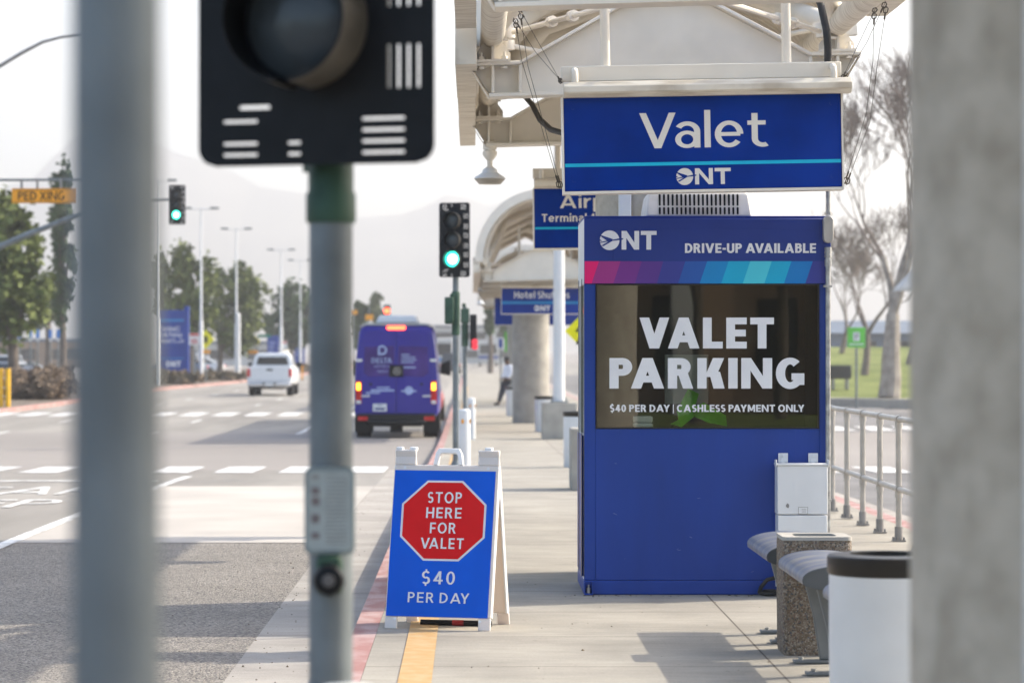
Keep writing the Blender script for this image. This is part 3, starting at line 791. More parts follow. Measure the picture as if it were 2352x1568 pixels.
wires('guy_wire', 'thin steel guy wires right of the Valet sign', [
    [P(2012,18,17.2), P(1975,95,17.6), P(1936,178,18.36)], [P(2034,5,17.2), P(1990,100,17.6), P(1940,180,18.36)],
    [P(2008,30,17.2), P(2005,140,17.6), P(1990,260,17.9), P(1940,422,18.36)], [P(2036,15,17.2), P(2015,150,17.6), P(1998,280,17.9), P(1944,424,18.36)]])
# loose black cable looping from the canopy
b = MB(); b.tube([P(1175,215,24.5), P(1200,216,24.5), P(1222,240,24), P(1240,275,23.5), P(1265,298,23), P(1300,308,22.5), P(1360,312,22)], .024, 10)
tag(b.obj('loose_cable', M['cable']), 'black cable looping down from the canopy to behind the Valet sign', 'cable')

# bell lamps under the canopy edge
def bell_lamp(label, p, s, group='bell lamps under the canopy edges'):
    t = thing('bell_lamp', label, 'lamp', p, group=group)
    b = MB(); b.lathe([(.045,.0),(.075,-.02),(.075,-.10),(.062,-.105),(.062,-.115),(.078,-.12),(.078,-.16),(.05,-.20),(.03,-.22),(.028,-.28),(.05,-.30)], 24); b.obj('bracket', M['cream'], t)
    b = MB(); b.lathe([(.05,-.30),(.075,-.315),(.085,-.35),(.16,-.40),(.172,-.415),(.165,-.42),(.08,-.40)], 28, cap=False); b.obj('shade', M['white_metal'], t)
    b = MB(); b.lathe([(.165,-.422),(.118,-.475),(.0,-.476)], 28, cap=False); b.obj('diffuser', M['lamp_glass'], t)
    t.scale = (s, s, s); return t
l0 = bell_lamp('cream bell lamp under the near canopy, lamp clear against the white sky', P(1125,322,26.1), .85)
for px, py, Z, lb in ((1112,592,66.5,'bell lamp at the corner of the farther canopy, left of the Airport sign'), (1108,636,77,'smaller bell lamp below the farther canopy, just beneath the larger one'), (1104,672,92,'tiny bell lamp hanging left of the Hotel Shuttles sign')):
    dup(l0, P(px,py,Z), label=lb)

M['scuff'] = mat('scuffed_vinyl', (.16,.20,.36), .6, var=.2)
# ------------------------------------------------------------------ valet booth
KZ = 19.3; K = 338.5
kx = lambda px: (px - CX)/K
kz = lambda py: EYE + (CY - py)/K
bx0, bx1, ktop = kx(1342), kx(1908), kz(502)
booth = thing('valet_booth', 'blue vinyl wrapped valet parking booth with one large dark window', 'booth', ((bx0+bx1)/2, KZ, 0))
ox = (bx0+bx1)/2; D = 1.1
lx = lambda px: kx(px) - ox
hw = (bx1-bx0)/2
wx0, wx1, wz0, wz1 = lx(1368), lx(1882), kz(984), kz(652)
zs = kz(652); 
b = MB()
b.box(-hw, wx0, 0, .05, .10, zs); b.box(wx1, hw, 0, .05, .10, zs); b.box(wx0, wx1, 0, .05, .10, wz0)
b.obj('front_wall', M['wrap_blue'], booth, bevel=.003, seg=1)
b = MB(); b.box(-hw, hw, -.003, .05, zs+.001, ktop); b.obj('header_panel', M['wrap_indigo'], booth, bevel=.003, seg=1)
b = MB(); b.box(-hw+.20, hw-.04, -.006, -.0035, kz(640), kz(527)); b.obj('patch_panel', M['wrap_indigo'], booth, bevel=.002, seg=1)
b = MB(); b.box(-hw, -hw+.04, .051, D, .10, wz0-.05); b.box(-hw, -hw+.04, .051, D, wz1, ktop); b.box(-hw, -hw+.04, .051, .12, wz0-.05, wz1); b.box(-hw, -hw+.04, D-.1, D, wz0-.05, wz1); b.box(hw-.04, hw, .051, D, .10, ktop); b.box(-hw+.041, hw-.041, D-.04, D, .10, ktop)
b.obj('side_wall', M['white_metal'], booth)
b = MB(); b.box(-hw+.0, hw-.0, .051, D, ktop+.001, ktop+.02); b.obj('roof', M['wrap_indigo'], booth, bevel=.004)
b = MB(); b.box(-hw-.012, -hw-.001, .10, .95, .12, wz0-.05); dr = b.obj('sliding_door', M['wrap_blue'], booth, bevel=.003)
b = MB(); b.box(-hw+.015, -hw+.021, .12, D-.1, wz0-.05, wz1); b.obj('added_door_pane', M['glass'], dr, smooth=False)  # glazed side opening added to let daylight into the booth
b = MB(); b.box(-hw-.016, -hw-.0125, .06, .10, .12, kz(640)); b.box(-hw-.016, -hw-.0125, .60, .64, .12, kz(640)); b.obj('door_frame', M['black_metal'], booth)
b = MB(); b.box(-hw-.004, hw+.004, -.008, D, .002, .098); b.obj('base_skirt', M['wrap_blue'], booth, bevel=.006)
b = MB(); b.box(-hw-.002, -hw+.058, -.06, -.009, .004, .016); b.box(-hw-.002, -hw+.004, -.06, -.009, .016, .09); b.box(-hw+.05,-hw+.056,-.06,-.009,.016,.09); b.obj('anchor_bracket', M['wrap_blue'], booth)
b = MB(); b.cyl((-hw+.028,-.034,.016),(-hw+.028,-.034,.05),.015,n=6); b.cyl((-hw+.028,-.034,.05),(-hw+.028,-.034,.072),.007,n=8); b.obj('anchor_bolt', M['galv_bright'], booth)
for xs in (-.42, .12, .60):
    b = MB(); b.box(xs-.0012, xs+.0012, -.0012, .0, .10, wz0-.002); b.obj('vinyl_seam', M['wrap_blue'], booth, smooth=False)
rs = random.Random(12)
for i in range(9):
    b = MB(); x, z = rs.uniform(-.72,.35), rs.choice((rs.uniform(.12,.4), rs.uniform(.3,1.05))); L = rs.uniform(.006,.035); a = rs.uniform(-.5,.5)
    b.flat([(x,z),(x+L*math.cos(a),z+L*math.sin(a)),(x+L*math.cos(a),z+L*math.sin(a)+.0025),(x+.003,z+.003)], -.0014); b.obj('scuff', M['scuff'], booth, smooth=False, fix=False)
for x in (-hw+.02, hw-.02):
    for z in (.2, .62, 1.05):
        b = MB(); b.cyl((x,-.003,z),(x,0,z),.006,n=10); b.obj('rivet', M['wrap_blue'], booth)
# diagonal colour band
b = MB(); cols = ['magenta','plum','violet','purple','ultra','azure','sky','cyan_band','aqua','teal','ocean','ultra']
tops = [1342,1394,1481,1566,1653,1738,1828,1914,2000,2084,2170,2256]
bots = [1342,1366,1453,1540,1626,1714,1798,1884,1971,2057,2135,2221]
# photo columns: bands read from the header strip
tops = [1342,1397,1483,1567,1653,1742,1829,1915,2001,2087,2165,2251]
def band():
    s = 1/ (2352/1150.0) * .57422            # strip picture scale
    t_ = [180,298,475,648,823,1004,1183,1358,1535,1711,1871,2046,2195]
    b_ = [180,238,415,592,772,945,1121,1297,1474,1650,1811,1985,2195]
    tp = [2250 + v/2.0452 for v in t_]; bt = [2250 + v/2.0452 for v in b_]
    tp = [lx(v*.57422) for v in tp]; bt = [lx(v*.57422) for v in bt]
    z0, z1 = zs+.003, kz(600)
    for i, c in enumerate(cols):
        x0, x1, y0, y1 = bt[i], bt[i+1], tp[i], tp[i+1]
        x0, y0 = max(x0,-hw+.002), max(y0,-hw+.002); x1, y1 = min(x1,hw-.002), min(y1,hw-.002)
        yy = -.0095
        b.quad((x0,yy,z0),(x1,yy,z0),(y1,yy,z1),(y0,yy,z1), i)
band()
b.obj('colour_band', [M[c] for c in cols], booth, smooth=False, fix=False)
b = MB(); airport_mark(b, lx(1400), kz(552), 22.6/K, -.0095, 0, 1, lx(1508)); b.obj('airport_mark', [M['lettering'], M['wrap_indigo']], booth, smooth=False, fix=False)
b = MB(); text(b, 'DRIVE-UP AVAILABLE', lx(1573), lx(1874), kz(581), kz(559), -.0095, .24, .20, .10); b.obj('header_lettering', M['lettering'], booth, smooth=False, fix=False)
for st, x0, x1, y0, y1, w_, h_ in (('VALET',1469,1778,800,729,.275,.22),('PARKING',1400,1848,892,822,.275,.22),('$40 PER DAY | CASHLESS PAYMENT ONLY',1401,1848,945.5,929,.22,.19)):
    b = MB(); text(b, st, lx(x0), lx(x1), kz(y0), kz(y1), .012, w_, h_, .11)
    b.obj('window_lettering', M['lettering'], booth, smooth=False, fix=False)
fw = .009
b = MB(); b.box(wx0, wx1, -.006, .03, wz1-fw, wz1-.0005); b.box(wx0, wx1, -.006, .03, wz0+.0005, wz0+fw); b.box(wx0+.0005, wx0+fw*1.2, -.0055, .03, wz0+fw, wz1-fw); b.box(wx1-fw, wx1-.0005, -.0055, .03, wz0+fw, wz1-fw)
b.obj('window_frame', M['black_metal'], booth)
b = MB(); b.box(wx0+.002, wx1-.002, .016, .022, wz0+.002, wz1-.002); b.obj('window_pane', M['glass'], booth, smooth=False)
b = MB(); b.box(-hw+.042, hw-.042, D-.06, D-.042, .1, ktop-.02); b.box(hw-.055,hw-.042,.06,D-.06,.1,ktop-.02); b.obj('inner_lining', M['interior'], booth, smooth=False)
b = MB(); b.box(-hw+.06, hw-.06, .1, .5, wz0-.12, wz0-.09); b.obj('counter', M['wood'], booth)
b = MB(); b.box(-.22, .08, .9, 1.03, wz0+.15, wz0+.50); b.obj('notice_board', M['pale_wall'], booth)
booth_in = lambda px, py, d: (kx(px), KZ + d, kz(py))
# things inside the booth
def drape(name, m, pts, label, cat, th=.02):
    b = MB(); c = Vector(pts[0])
    b.add([Vector(p)-c for p in pts] + [Vector(p)-c+Vector((0,th,0)) for p in pts], [tuple(range(len(pts))), tuple(range(2*len(pts)-1, len(pts)-1, -1))] + [(i, i+len(pts), (i+1)%len(pts)+len(pts), (i+1)%len(pts)) for i in range(len(pts))])
    o = b.obj(name, m, smooth=False, loc=c); return tag(o, label, cat)
q = lambda px, py, d=.2: booth_in(px, py, d)
drape('safety_vest', M['hivis'], [q(1545,975),q(1563,965,.17),q(1560,945,.2),q(1585,893,.16),q(1612,905,.24),q(1600,935,.14),q(1622,925,.2),q(1672,955,.15),q(1676,980,.2),q(1632,972,.14),q(1600,958,.2),q(1570,982,.18)], 'crumpled lime safety vest on a chair back inside the booth window', 'vest')
t = thing('desk_chair', 'dark desk chair inside the booth behind the lime vest', 'chair', booth_in(1620,1010,.42))
b = MB(); b.loft([[(-.24,.0,-.35),(.24,.0,-.35),(.24,.06,-.35),(-.24,.06,-.35)],[(-.25,-.02,-.1),(.25,-.02,-.1),(.25,.05,-.1),(-.25,.05,-.1)],[(-.18,.02,.14),(.18,.02,.14),(.18,.06,.14),(-.18,.06,.14)]]); b.obj('backrest', M['dark_fabric'], t, bevel=.03)
b = MB(); b.box(-.25,.25,-.1,.32,-.5,-.42); b.obj('seat', M['dark_fabric'], t, bevel=.03)
b = MB(); b.cyl((0,.1,-.75),(0,.1,-.5),.03); b.obj('stem', M['black_metal'], t)
b = MB(); b.box(-.065,.065,-.06,.06,0,.028); b.box(-.065,.065,-.06,.06,.031,.075); tag(b.obj('white_lunch_box', M['white'], bevel=.01, loc=booth_in(1480,982,.17)), 'small white box on the counter behind the booth window', 'box')

# things fixed to the booth
t = thing('roof_cooler', 'off-white slotted cooler box on top of the booth', 'cooler', (kx(1608), KZ+.12, ktop+.021))
s = 1/335.0
b = MB()
prof = lambda w, d0, d1, z: [(-w,d0,z),(w,d0,z),(w,d1,z),(-w,d1,z)]
b.loft([prof(121*s,.0,.62,0),prof(119*s,.01,.61,20*s),prof(115*s,.02,.60,48*s),prof(110*s,.04,.58,56*s),prof(102*s,.06,.56,59*s)])
b.obj('casing', mat('aged_off_white_plastic', (.62,.57,.49), .6, c2=(.80,.76,.69), scale=7, lo=.3, hi=.55, bump=.05, bscale=30), t, bevel=.012, seg=3)
b = MB()
for i in range(19):
    x = (-89 + i*9.9)*s
    for z0, z1 in ((24*s,51*s),(4*s,21*s)):
        for (za, zb) in ((z0, z1),):
            yy = -.003 + .011*(za/(20*s))*.0
            pts = [(x + 2.5*s*math.cos(R(a)), (zb-2.5*s if a <= 180 else za+2.5*s) + 2.5*s*math.sin(R(a))) for a in range(0,360,30)]
            e = lambda z: .022*z/(48*s) - .006
            b.add([(a, e(c), c) for a, c in pts], [tuple(range(len(pts)))])
b.obj('slot_grille', M['black'], t, smooth=False, fix=False)

t = thing('electrical_cabinet', 'white electrical cabinet bolted low on the booth front', 'cabinet', (kx(1836), KZ-.005, 0))
cw = 57.0/K; fx = lambda px: (px-1836)/K
cz = lambda py: kz(py)
b = MB(); b.box(-cw,cw,-.185,-.01,cz(1178)+.003,cz(1066)); b.obj('upper_door', M['white_metal'], t, bevel=.004)
b = MB(); b.box(-cw+.003,cw-.002,-.188,-.01,.06,cz(1178)-.003); b.obj('lower_door', M['white_metal'], t, bevel=.004)
b = MB(); b.box(-cw-.006,cw+.004,-.195,-.008,cz(1066)+.001,cz(1062)); b.box(-cw-.012,-cw-.006,-.20,-.1,cz(1069),cz(1053)); b.box(cw+.004,cw+.009,-.20,-.1,cz(1069),cz(1053)); b.obj('rain_lid', M['white_metal'], t, bevel=.002, seg=1)
for px in (1798, 1867):
    b = MB(); b.box(fx(px-11),fx(px+11),-.016,-.004,cz(1062)+.002,cz(1040)); b.cyl((fx(px),-.03,cz(1046)),(fx(px),-.016,cz(1046)),.011,n=6); b.lathe([(.02,0),(.02,.004)],18,M=Matrix.Translation((fx(px),-.017,cz(1056)))@Matrix.Rotation(R(90),4,'X')); b.obj('mounting_bracket', M['white_metal'], t, bevel=.002, seg=1)
b = MB(); b.quad((fx(1826),-.187,cz(1176)),(fx(1848),-.187,cz(1176)),(fx(1848),-.187,cz(1160)),(fx(1826),-.187,cz(1160)),0)
b.quad((fx(1827),-.1874,cz(1175)),(fx(1847),-.1874,cz(1175)),(fx(1847),-.1874,cz(1161)),(fx(1827),-.1874,cz(1161)),1)
for z in (1165,1168,1171): b.quad((fx(1834),-.188,cz(z+.8)),(fx(1844),-.188,cz(z+.8)),(fx(1844),-.188,cz(z)),(fx(1834),-.188,cz(z)),0)
b.obj('data_plate', [M['alu_dark'], M['white_metal']], t, smooth=False, fix=False)
b = MB(); rr = random.Random(3); b.flat([(fx(1802)+(.009+.004*rr.random())*math.cos(R(a)), cz(1157)+(.013+.006*rr.random())*math.sin(R(a))) for a in range(0,360,36)], -.1868); b.obj('paint_chip', M['alu_dark'], t, fix=False)
b = MB(); b.tube([(-cw-.11,-.06,.02),(-cw-.10,-.08,.06),(-cw-.06,-.09,.11),(-cw,-.09,.125)], .014, 8); b.tube([(-cw-.11,-.06,.02),(-cw-.06,-.10,.012),(-cw-.0,-.12,.02),(-cw+.06,-.10,.012)], .013, 8); b.tube([(-cw-.08,-.05,.03),(-cw-.02,-.14,.04),(-cw+.05,-.16,.014)], .012, 8)
tag(b.obj('flexible_conduit', M['cable'], loc=(kx(1836),KZ-.005,0)), 'tangle of black flexible conduit on the paving beside the cabinet foot', 'cable')
# steel conduit from the canopy down the booth corner
cxp = kx(1900.5)
t = thing('steel_conduit', 'galvanised conduit rising from the booth corner behind the Valet sign', 'conduit', (cxp, KZ-.035, 0))
b = MB(); b.tube([(0,0,.05),(0,0,kz(570))], .0175, 14); b.tube([(0,0,kz(540)),(0,0,kz(496))], .0175, 14); b.tube([(0,0,kz(490)),(0,0,H(155,19.3))], .0165, 14); b.obj('pipe', M['galv_bright'], t)
b = MB(); b.prism(round_rect(-.034,.034,kz(560)+.005,kz(497),.03), -.03, .03); b.obj('junction_body', M['alu'], t, bevel=.006)
b = MB()
for py in (494,575,583,592): b.cyl((0,0,kz(py)),(0,0,kz(py-5)),.026,n=6); b.cyl((0,0,kz(py-5)),(0,0,kz(py-7)),.023,n=12)
b.cyl((0,0,kz(612)),(0,0,kz(596)),.024,n=14); b.cyl((0,0,H(180,19.3)),(0,0,H(150,19.3)),.026,n=12); b.obj('coupling', M['galv_bright'], t)
b = MB(); b.box(-.03,.025,-.021,.034,kz(660),kz(655)); b.box(-.03,.025,-.021,.034,kz(1150),kz(1145)); b.obj('strap', M['galv_bright'], t)
b = MB(); b.tube([(0,0,H(151,19.3)),(0,.01,H(110,19.3)),(.0,.08,H(70,19.3)),(-.02,.25,H(0,19.3)),(-.06,.5,H(-60,19.3))], .026, 12); b.obj('flexible_hose', M['cable'], t)

# ------------------------------------------------------------------ A-frame sign
lean = math.asin(.23/1.094)
t = thing('sandwich_board', 'white A-frame board with red octagon reading STOP HERE FOR VALET', 'sign', (X(1003,16.9), 16.9, 0), -R(16))
zc = .000776; zu = .00079
U = lambda x, y: (x - (728 + (677-y)*.0631)) * zu
V = lambda y: (1520 - y) * zc
def A3(u, v, e=0.0):
    return (u, v*math.sin(lean) - e*math.cos(lean), v*math.cos(lean) + e*math.sin(lean))
hwp = .3275
trans = mat('white_translucent_plastic', (.80,.79,.77), .45, var=.03, scale=5)
n_ = trans.node_tree; bs_ = n_.nodes['Principled BSDF']; tl_ = nd(n_,'ShaderNodeBsdfTranslucent'); tl_.inputs[0].default_value = (.80,.62,.45,1)
ms_ = nd(n_,'ShaderNodeMixShader'); ms_.inputs[0].default_value = .28
n_.links.new(bs_.outputs[0], ms_.inputs[1]); n_.links.new(tl_.outputs[0], ms_.inputs[2]); n_.links.new(ms_.outputs[0], n_.nodes['Material Output'].inputs['Surface'])
M['trans'] = trans
def slab(b, u0, u1, v0, v1, e0=0.0, e1=-.022, back=False):
    vs = []
    for e in (e0, e1):
        for u, v in ((u0,v0),(u1,v0),(u1,v1),(u0,v1)):
            p = A3(u, v, e)
            vs.append((p[0], .46 - p[1], p[2]) if back else p)
    b.add(vs, [(0,1,2,3),(7,6,5,4),(0,4,5,1),(1,5,6,2),(2,6,7,3),(3,7,4,0)])
for back in (False, True):
    b = MB()
    vb0, vb1 = .032, V(243)
    slab(b, -hwp, hwp, .075, vb1, back=back)
    for s in (-1, 1): slab(b, min(s*hwp, s*(hwp-.075)), max(s*hwp, s*(hwp-.075)), 0, .0745, back=back)
    for s in (-1, 1):
        slab(b, min(s*(hwp-.002), s*(hwp-.132)), max(s*(hwp-.002), s*(hwp-.132)), vb1+.0005, 1.085, back=back)
    b.obj('panel', M['trans'], t, bevel=.006, seg=3)
    for s in (-1, 1):
        b = MB(); slab(b, min(s*hwp, s*(hwp-.012)), max(s*hwp, s*(hwp-.012)), .08, vb1, -.023, -.05, back)
        b.obj('rim', M['white'], t, bevel=.004)
for u0, u1 in ((-hwp+.005,-hwp+.045),(-hwp+.09,-hwp+.132),(hwp-.095,-(-hwp+.05))):
    vs = A3((u0+u1)/2, 1.088, 0)
    b = MB(); b.box(u0, u1, vs[1]-.006, vs[1]+.04, vs[2]-.012, vs[2]+.012)
    b.obj('hinge', M['white'], t, bevel=.006, seg=3)
b = MB()
u0, u1 = U(652,180), U(890,180); va, vb, vt = vb1+.0005, V(150), V(110)
prof = [(u0-.0,va),(u0+.028,va),(u0+.038,vb-.012),(u0+.05,vb),(u1-.05,vb),(u1-.038,vb-.012),(u1-.028,va),(u1,va),(u1-.012,vt-.03),(u1-.03,vt),(u0+.03,vt),(u0+.012,vt-.03)]
vs = [A3(u,v,.004) for u,v in prof] + [A3(u,v,-.03) for u,v in prof]
n = len(prof)
b.add(vs, [(0,1,2,11),(2,3,10,11),(3,4,9,10),(4,5,8,9),(5,6,7,8)] + [tuple(i+n for i in f)[::-1] for f in [(0,1,2,11),(2,3,10,11),(3,4,9,10),(4,5,8,9),(5,6,7,8)]] + [(i, i+n, (i+1)%n+n, (i+1)%n) for i in range(n)])
b.obj('handle', M['white'], t, bevel=.005)
b = MB(); vs = [(-hwp+.006,V(1422)),(hwp-.018,V(1422)),(hwp-.018,V(288)),(-hwp+.006,V(285))]
b.add([A3(u,v,.0015) for u,v in vs], [(0,1,2,3)]); b.obj('blue_face', M['a_blue'], t, fix=False)
def octo(k, e, mi):
    cv = V(677); a, c, h, g = .2645*k, .1105*k, .2425*k, .1*k
    b.add([A3(u, cv+v, e) for u, v in ((-c,-h),(c,-h),(a,-g),(a,g),(c,h),(-c,h),(-a,g),(-a,-g))], [tuple(range(8))], mi)
b = MB(); octo(1, .003, 0); octo(.95, .0045, 1); b.obj('octagon', [M['lettering'], M['a_red']], t, smooth=False, fix=False)
mp3 = lambda a, c, e: A3(a, c, .006 + e)
for st, x0, x1, y0, y1, w in (('STOP',605,875,540,455,.172),('HERE',592,872,658,575,.172),('FOR',622,828,776,693,.172),('VALET',548,888,895,812,.172),('$40',557,818,1170,1070,.15),('PER DAY',447,930,1314,1235,.155)):
    b = MB(); text(b, st, U(x0,y0), U(x1,y0), V(y0), V(y1), 0, w, gap=.20 if w > .16 else .22, map3=mp3)
    b.obj('lettering', M['lettering'], t, smooth=False, fix=False)
b = MB()
for x, y in ((425,265),(1085,268),(345,1443),(1012,1450)):
    p = Vector(A3(U(x,y),V(y),.0)); d = Vector(A3(U(x,y),V(y),.004)); b.cyl(p, d, .009, n=12)
b.obj('snap_stud', M['white'], t)
M['dark_red'] = mat('dark_red_sleeve', (.26,.01,.012), .6, var=.2)
# ballast bar between the legs
t2 = thing('weight_bar', 'black and red ballast tube lying between the A-frame legs', 'tube', (X(1040,17.15), 17.15, .018), -R(14))
b = MB(); b.tube([(-.20,0,0),(.24,0,0)], .017, 12); b.obj('tube', M['black'], t2)
b = MB(); b.tube([(.0,0,0),(.07,0,0)], .0182, 12); b.obj('red_sleeve', M['dark_red'], t2)

# ------------------------------------------------------------------ benches and bins
M['leg_grey'] = mat('grey_bench_leg', (.16,.165,.16), .5, var=.15)
def bench(label, z):
    t = thing('bench', label, 'bench', (1.64, z, 0), group='curved grey benches in a row beside the bins')
    def sec(k, n=18):
        out = []
        for i in range(n+1):
            a = math.pi*i/n; out.append((.225-.225*math.cos(a), .075*math.sin(a)**.85))
        for i in range(1, n):
            a = math.pi*(1 - i/n); out.append((.225-.225*math.cos(a), -.012-.045*math.sin(a)))
        return out
    S = sec(1)
    b = MB(); L = .57
    b.loft([[(x, y, .507+zz) for x, zz in S] for y in (-L+.012, -L*.5, 0, L*.5, L-.012)], cap=False); b.obj('seat', M['seat'], t, angle=50)
    for s in (-1, 1):
        b = MB(); y0, y1 = sorted((s*(L-.0115), s*L))
        b.loft([[(x,y0,.507+zz) for x,zz in S],[(x,y1,.507+zz) for x,zz in S]]); b.obj('end_casting', M['seat_end'], t, bevel=.003, seg=1)
    for y in (-.28, .28):
        b = MB(); b.prism([(.10,.465),(.35,.465),(.325,.30),(.30,.02),(.19,.02),(.155,.25)], y-.022, y+.022); b.box(.05,.40,y-.05,y+.05,.002,.0195); lg = b.obj('leg', M['leg_grey'], t, bevel=.006)
        b = MB(); b.cyl((.09,y,.0195),(.09,y,.034),.014,n=6); b.cyl((.36,y,.0195),(.36,y,.034),.014,n=6); b.obj('anchor_bolt', M['galv_bright'], lg)
    return t
b0 = bench('curved grey bench nearest the blue booth, beyond the pebble bin', 16.42)
dup(b0, (1.655,14.83,0), label='curved grey bench between the pebble bin and the white bin')
dup(b0, (1.67,13.0,0), label='curved grey bench mostly hidden by the near white bin')
t = thing('pebble_bin', 'square exposed pebble litter bin between two grey benches', 'bin', (X(1870,15.64), 15.66, 0))
w = .188
b = MB(); rr_ = lambda k, z: [(x, y, z) for x, y in round_rect(-w*k, w*k, -w*k, w*k, .035)]
b.loft([rr_(.96,.0),rr_(.985,.03),rr_(1,.3),rr_(1,.61),rr_(.985,.625)]); b.obj('body', M['pebble'], t, angle=60)
b = MB(); o, i_ = rr_(1.01,.6255), rr_(.62,.0)
q0 = rr_(1.01,.6255); q1 = rr_(1.0,.645); q2 = rr_(.62,.645); q3 = rr_(.60,.60)
b.loft([q0,q1,q2,q3], cap=False); b.obj('rim', M['concrete_base'], t)
b = MB(); b.add([(x,y,.628) for x,y,z in rr_(.61,0)], [tuple(range(24))]); b.obj('opening', M['black'], t, fix=False)
def white_bin(label, loc):
    t = thing('white_bin', label, 'bin', loc, group='round white bins with dark rims')
    b = MB(); b.lathe([(.215,.0),(.222,.02),(.230,.5),(.230,.79)], 48); b.obj('body', M['white_metal'], t)
    b = MB(); b.lathe([(.231,.775),(.238,.785),(.238,.846),(.232,.852),(.150,.856),(.148,.80)], 48, cap=False); b.obj('rim', M['black_metal'], t)
    b = MB(); b.lathe([(.148,.79),(0.0,.791)], 32, cap=False); b.obj('liner', M['black'], t)
    return t
w0 = white_bin('white bin with black rim in the foreground beside the right column', (1.648, 11.3, 0))
dup(w0, (1.62, 43.5, gz(43.5)), label='white bin at the booth edge, left of the plain concrete block')
dup(w0, (1.72, 68, gz(68)), label='white bin in front of the far concrete column, beside the lamp plinth')
dup(w0, (1.22, 84, gz(84)), label='farthest white bin, right beside the standing man')
tag(MB().prism(round_rect(-.40,.40,0,.75,.02), -.38, .38).obj('concrete_block', M['concrete_base'], loc=(1.60,34.9,gz(34.9)), bevel=.01), 'plain concrete block at the back left edge of the booth', 'block')
t = thing('light_pole', 'thick white light pole standing on a square concrete plinth', 'light pole', (1.90, 62.4, gz(62.4)))
b = MB(); b.box(-.38,.38,-.38,.38,0,.8); b.obj('plinth', M['concrete_base'], t, bevel=.015)
b = MB(); b.tube([(0,0,.83),(0,0,4.5),(0,0,9.2)], [.13,.12,.09], 20); b.obj('pole', M['white_metal'], t)
b = MB(); b.box(-.2,.2,-.2,.2,.801,.83); 
for x in (-.15,.15):
    for y in (-.15,.15): b.cyl((x,y,.83),(x,y,.90),.02,n=6)
b.obj('base_flange', M['galv'], t)
b = MB(); b.tube([(-1.1,0,9.1),(1.1,0,9.1)], .05, 10); b.box(-1.4,-.8,-.18,.18,8.98,9.09); b.box(.8,1.4,-.18,.18,8.98,9.09); b.obj('lamp_head', M['white_metal'], t)

# ------------------------------------------------------------------ aluminium railing
t = thing('railing', 'aluminium pipe railing along the far edge of the walk, right of the booth', 'railing', (3.69, 20, 0))
posts = [2.35 + 1.135*i for i in range(22)]
for y in posts:
    b = MB(); b.cyl((0,y,.02),(0,y,1.03),.026,n=14); pp = b.obj('post', M['alu'], t)
    b = MB(); b.box(-.055,.055,y-.055,y+.055,.002,.016); b.cyl((0,y,.016),(0,y,.13),.036,n=14)
    for dx in (-.04,.04):
        for dy in (-.04,.04): b.cyl((dx,y+dy,.016),(dx,y+dy,.04),.010,n=6)
    b.obj('base_plate', M['alu_dark'], pp)
    b = MB()
    for z in (.455, 1.06):
        b.cyl((0,y-.05,z),(0,y+.05,z),.034,n=14); b.cyl((0,y,z-.075),(0,y,z-.02),.034,n=14)
    b.obj('pipe_fitting', M['alu'], pp)
for z in (.455, 1.06):
    b = MB(); b.cyl((0,posts[0],z),(0,posts[-1],z),.025,n=14); b.obj('rail', M['alu'], t)

# ------------------------------------------------------------------ traffic signals
def backplate(b, w, z0, z1, th=.006):
    holes = []
    n = 3
    hh = (z1 - z0)
    for i in range(n):                                   # slots down both margins
        zc_ = z0 + .36 + i*.395
        for g in (-.11, .10):
            for k in range(4):
                holes.append((w/2-.127+k*.027, w/2-.127+k*.027+.0075, zc_+g-.056, zc_+g+.056))
    for k, zz in enumerate([z0+.026+.029*q for q in range(4)] + [z1-.135+.029*q for q in range(4)]):
        if k != 2: holes.append((-w/2+.07, -w/2+.165, zz, zz+.0075))
        holes.append((w/2-.195, w/2-.08, zz, zz+.0075))
        if k in (0, 1, 6, 7): holes.append((-.075,-.04,zz,zz+.0075))
    holes.append((-w/2+.115, -w/2+.20, z0+.148, z0+.158)); holes.append((-w/2+.115, -w/2+.20, z1-.158, z1-.148))
    zs_ = sorted({z0, z1, z0+.05, z1-.05} | {h[2] for h in holes} | {h[3] for h in holes})
    for za, zb in zip(zs_, zs_[1:]):
        if zb - za < 1e-6: continue
        zm = (za+zb)/2
        cut = sorted((h[0], h[1]) for h in holes if h[2] < zm < h[3])
        r = .05; e = 0
        ins = lambda z: 0 if z0+r <= z <= z1-r else r - math.sqrt(max(0, r*r - (r - min(z-z0, z1-z))**2))
        x = None
        segs = []; cur = -w/2
        for c0, c1 in cut:
            segs.append((cur, c0)); cur = c1
        segs.append((cur, w/2))
        for a, c in segs:
            la = lambda z: a + (ins(z) if a == -w/2 else 0)
            rc_ = lambda z: c - (ins(z) if c == w/2 else 0)
            steps = 3 if (za < z0+r or zb > z1-r) else 1
            for q in range(steps):
                u0, u1 = za+(zb-za)*q/steps, za+(zb-za)*(q+1)/steps
                P0 = [(la(u0),u0),(rc_(u0),u0),(rc_(u1),u1),(la(u1),u1)]
                b.add([(p,-th/2,z) for p,z in P0]+[(p,th/2,z) for p,z in P0], [(0,1,2,3),(7,6,5,4),(1,5,6,2),(3,7,4,0),(0,4,5,1),(2,6,7,3)])
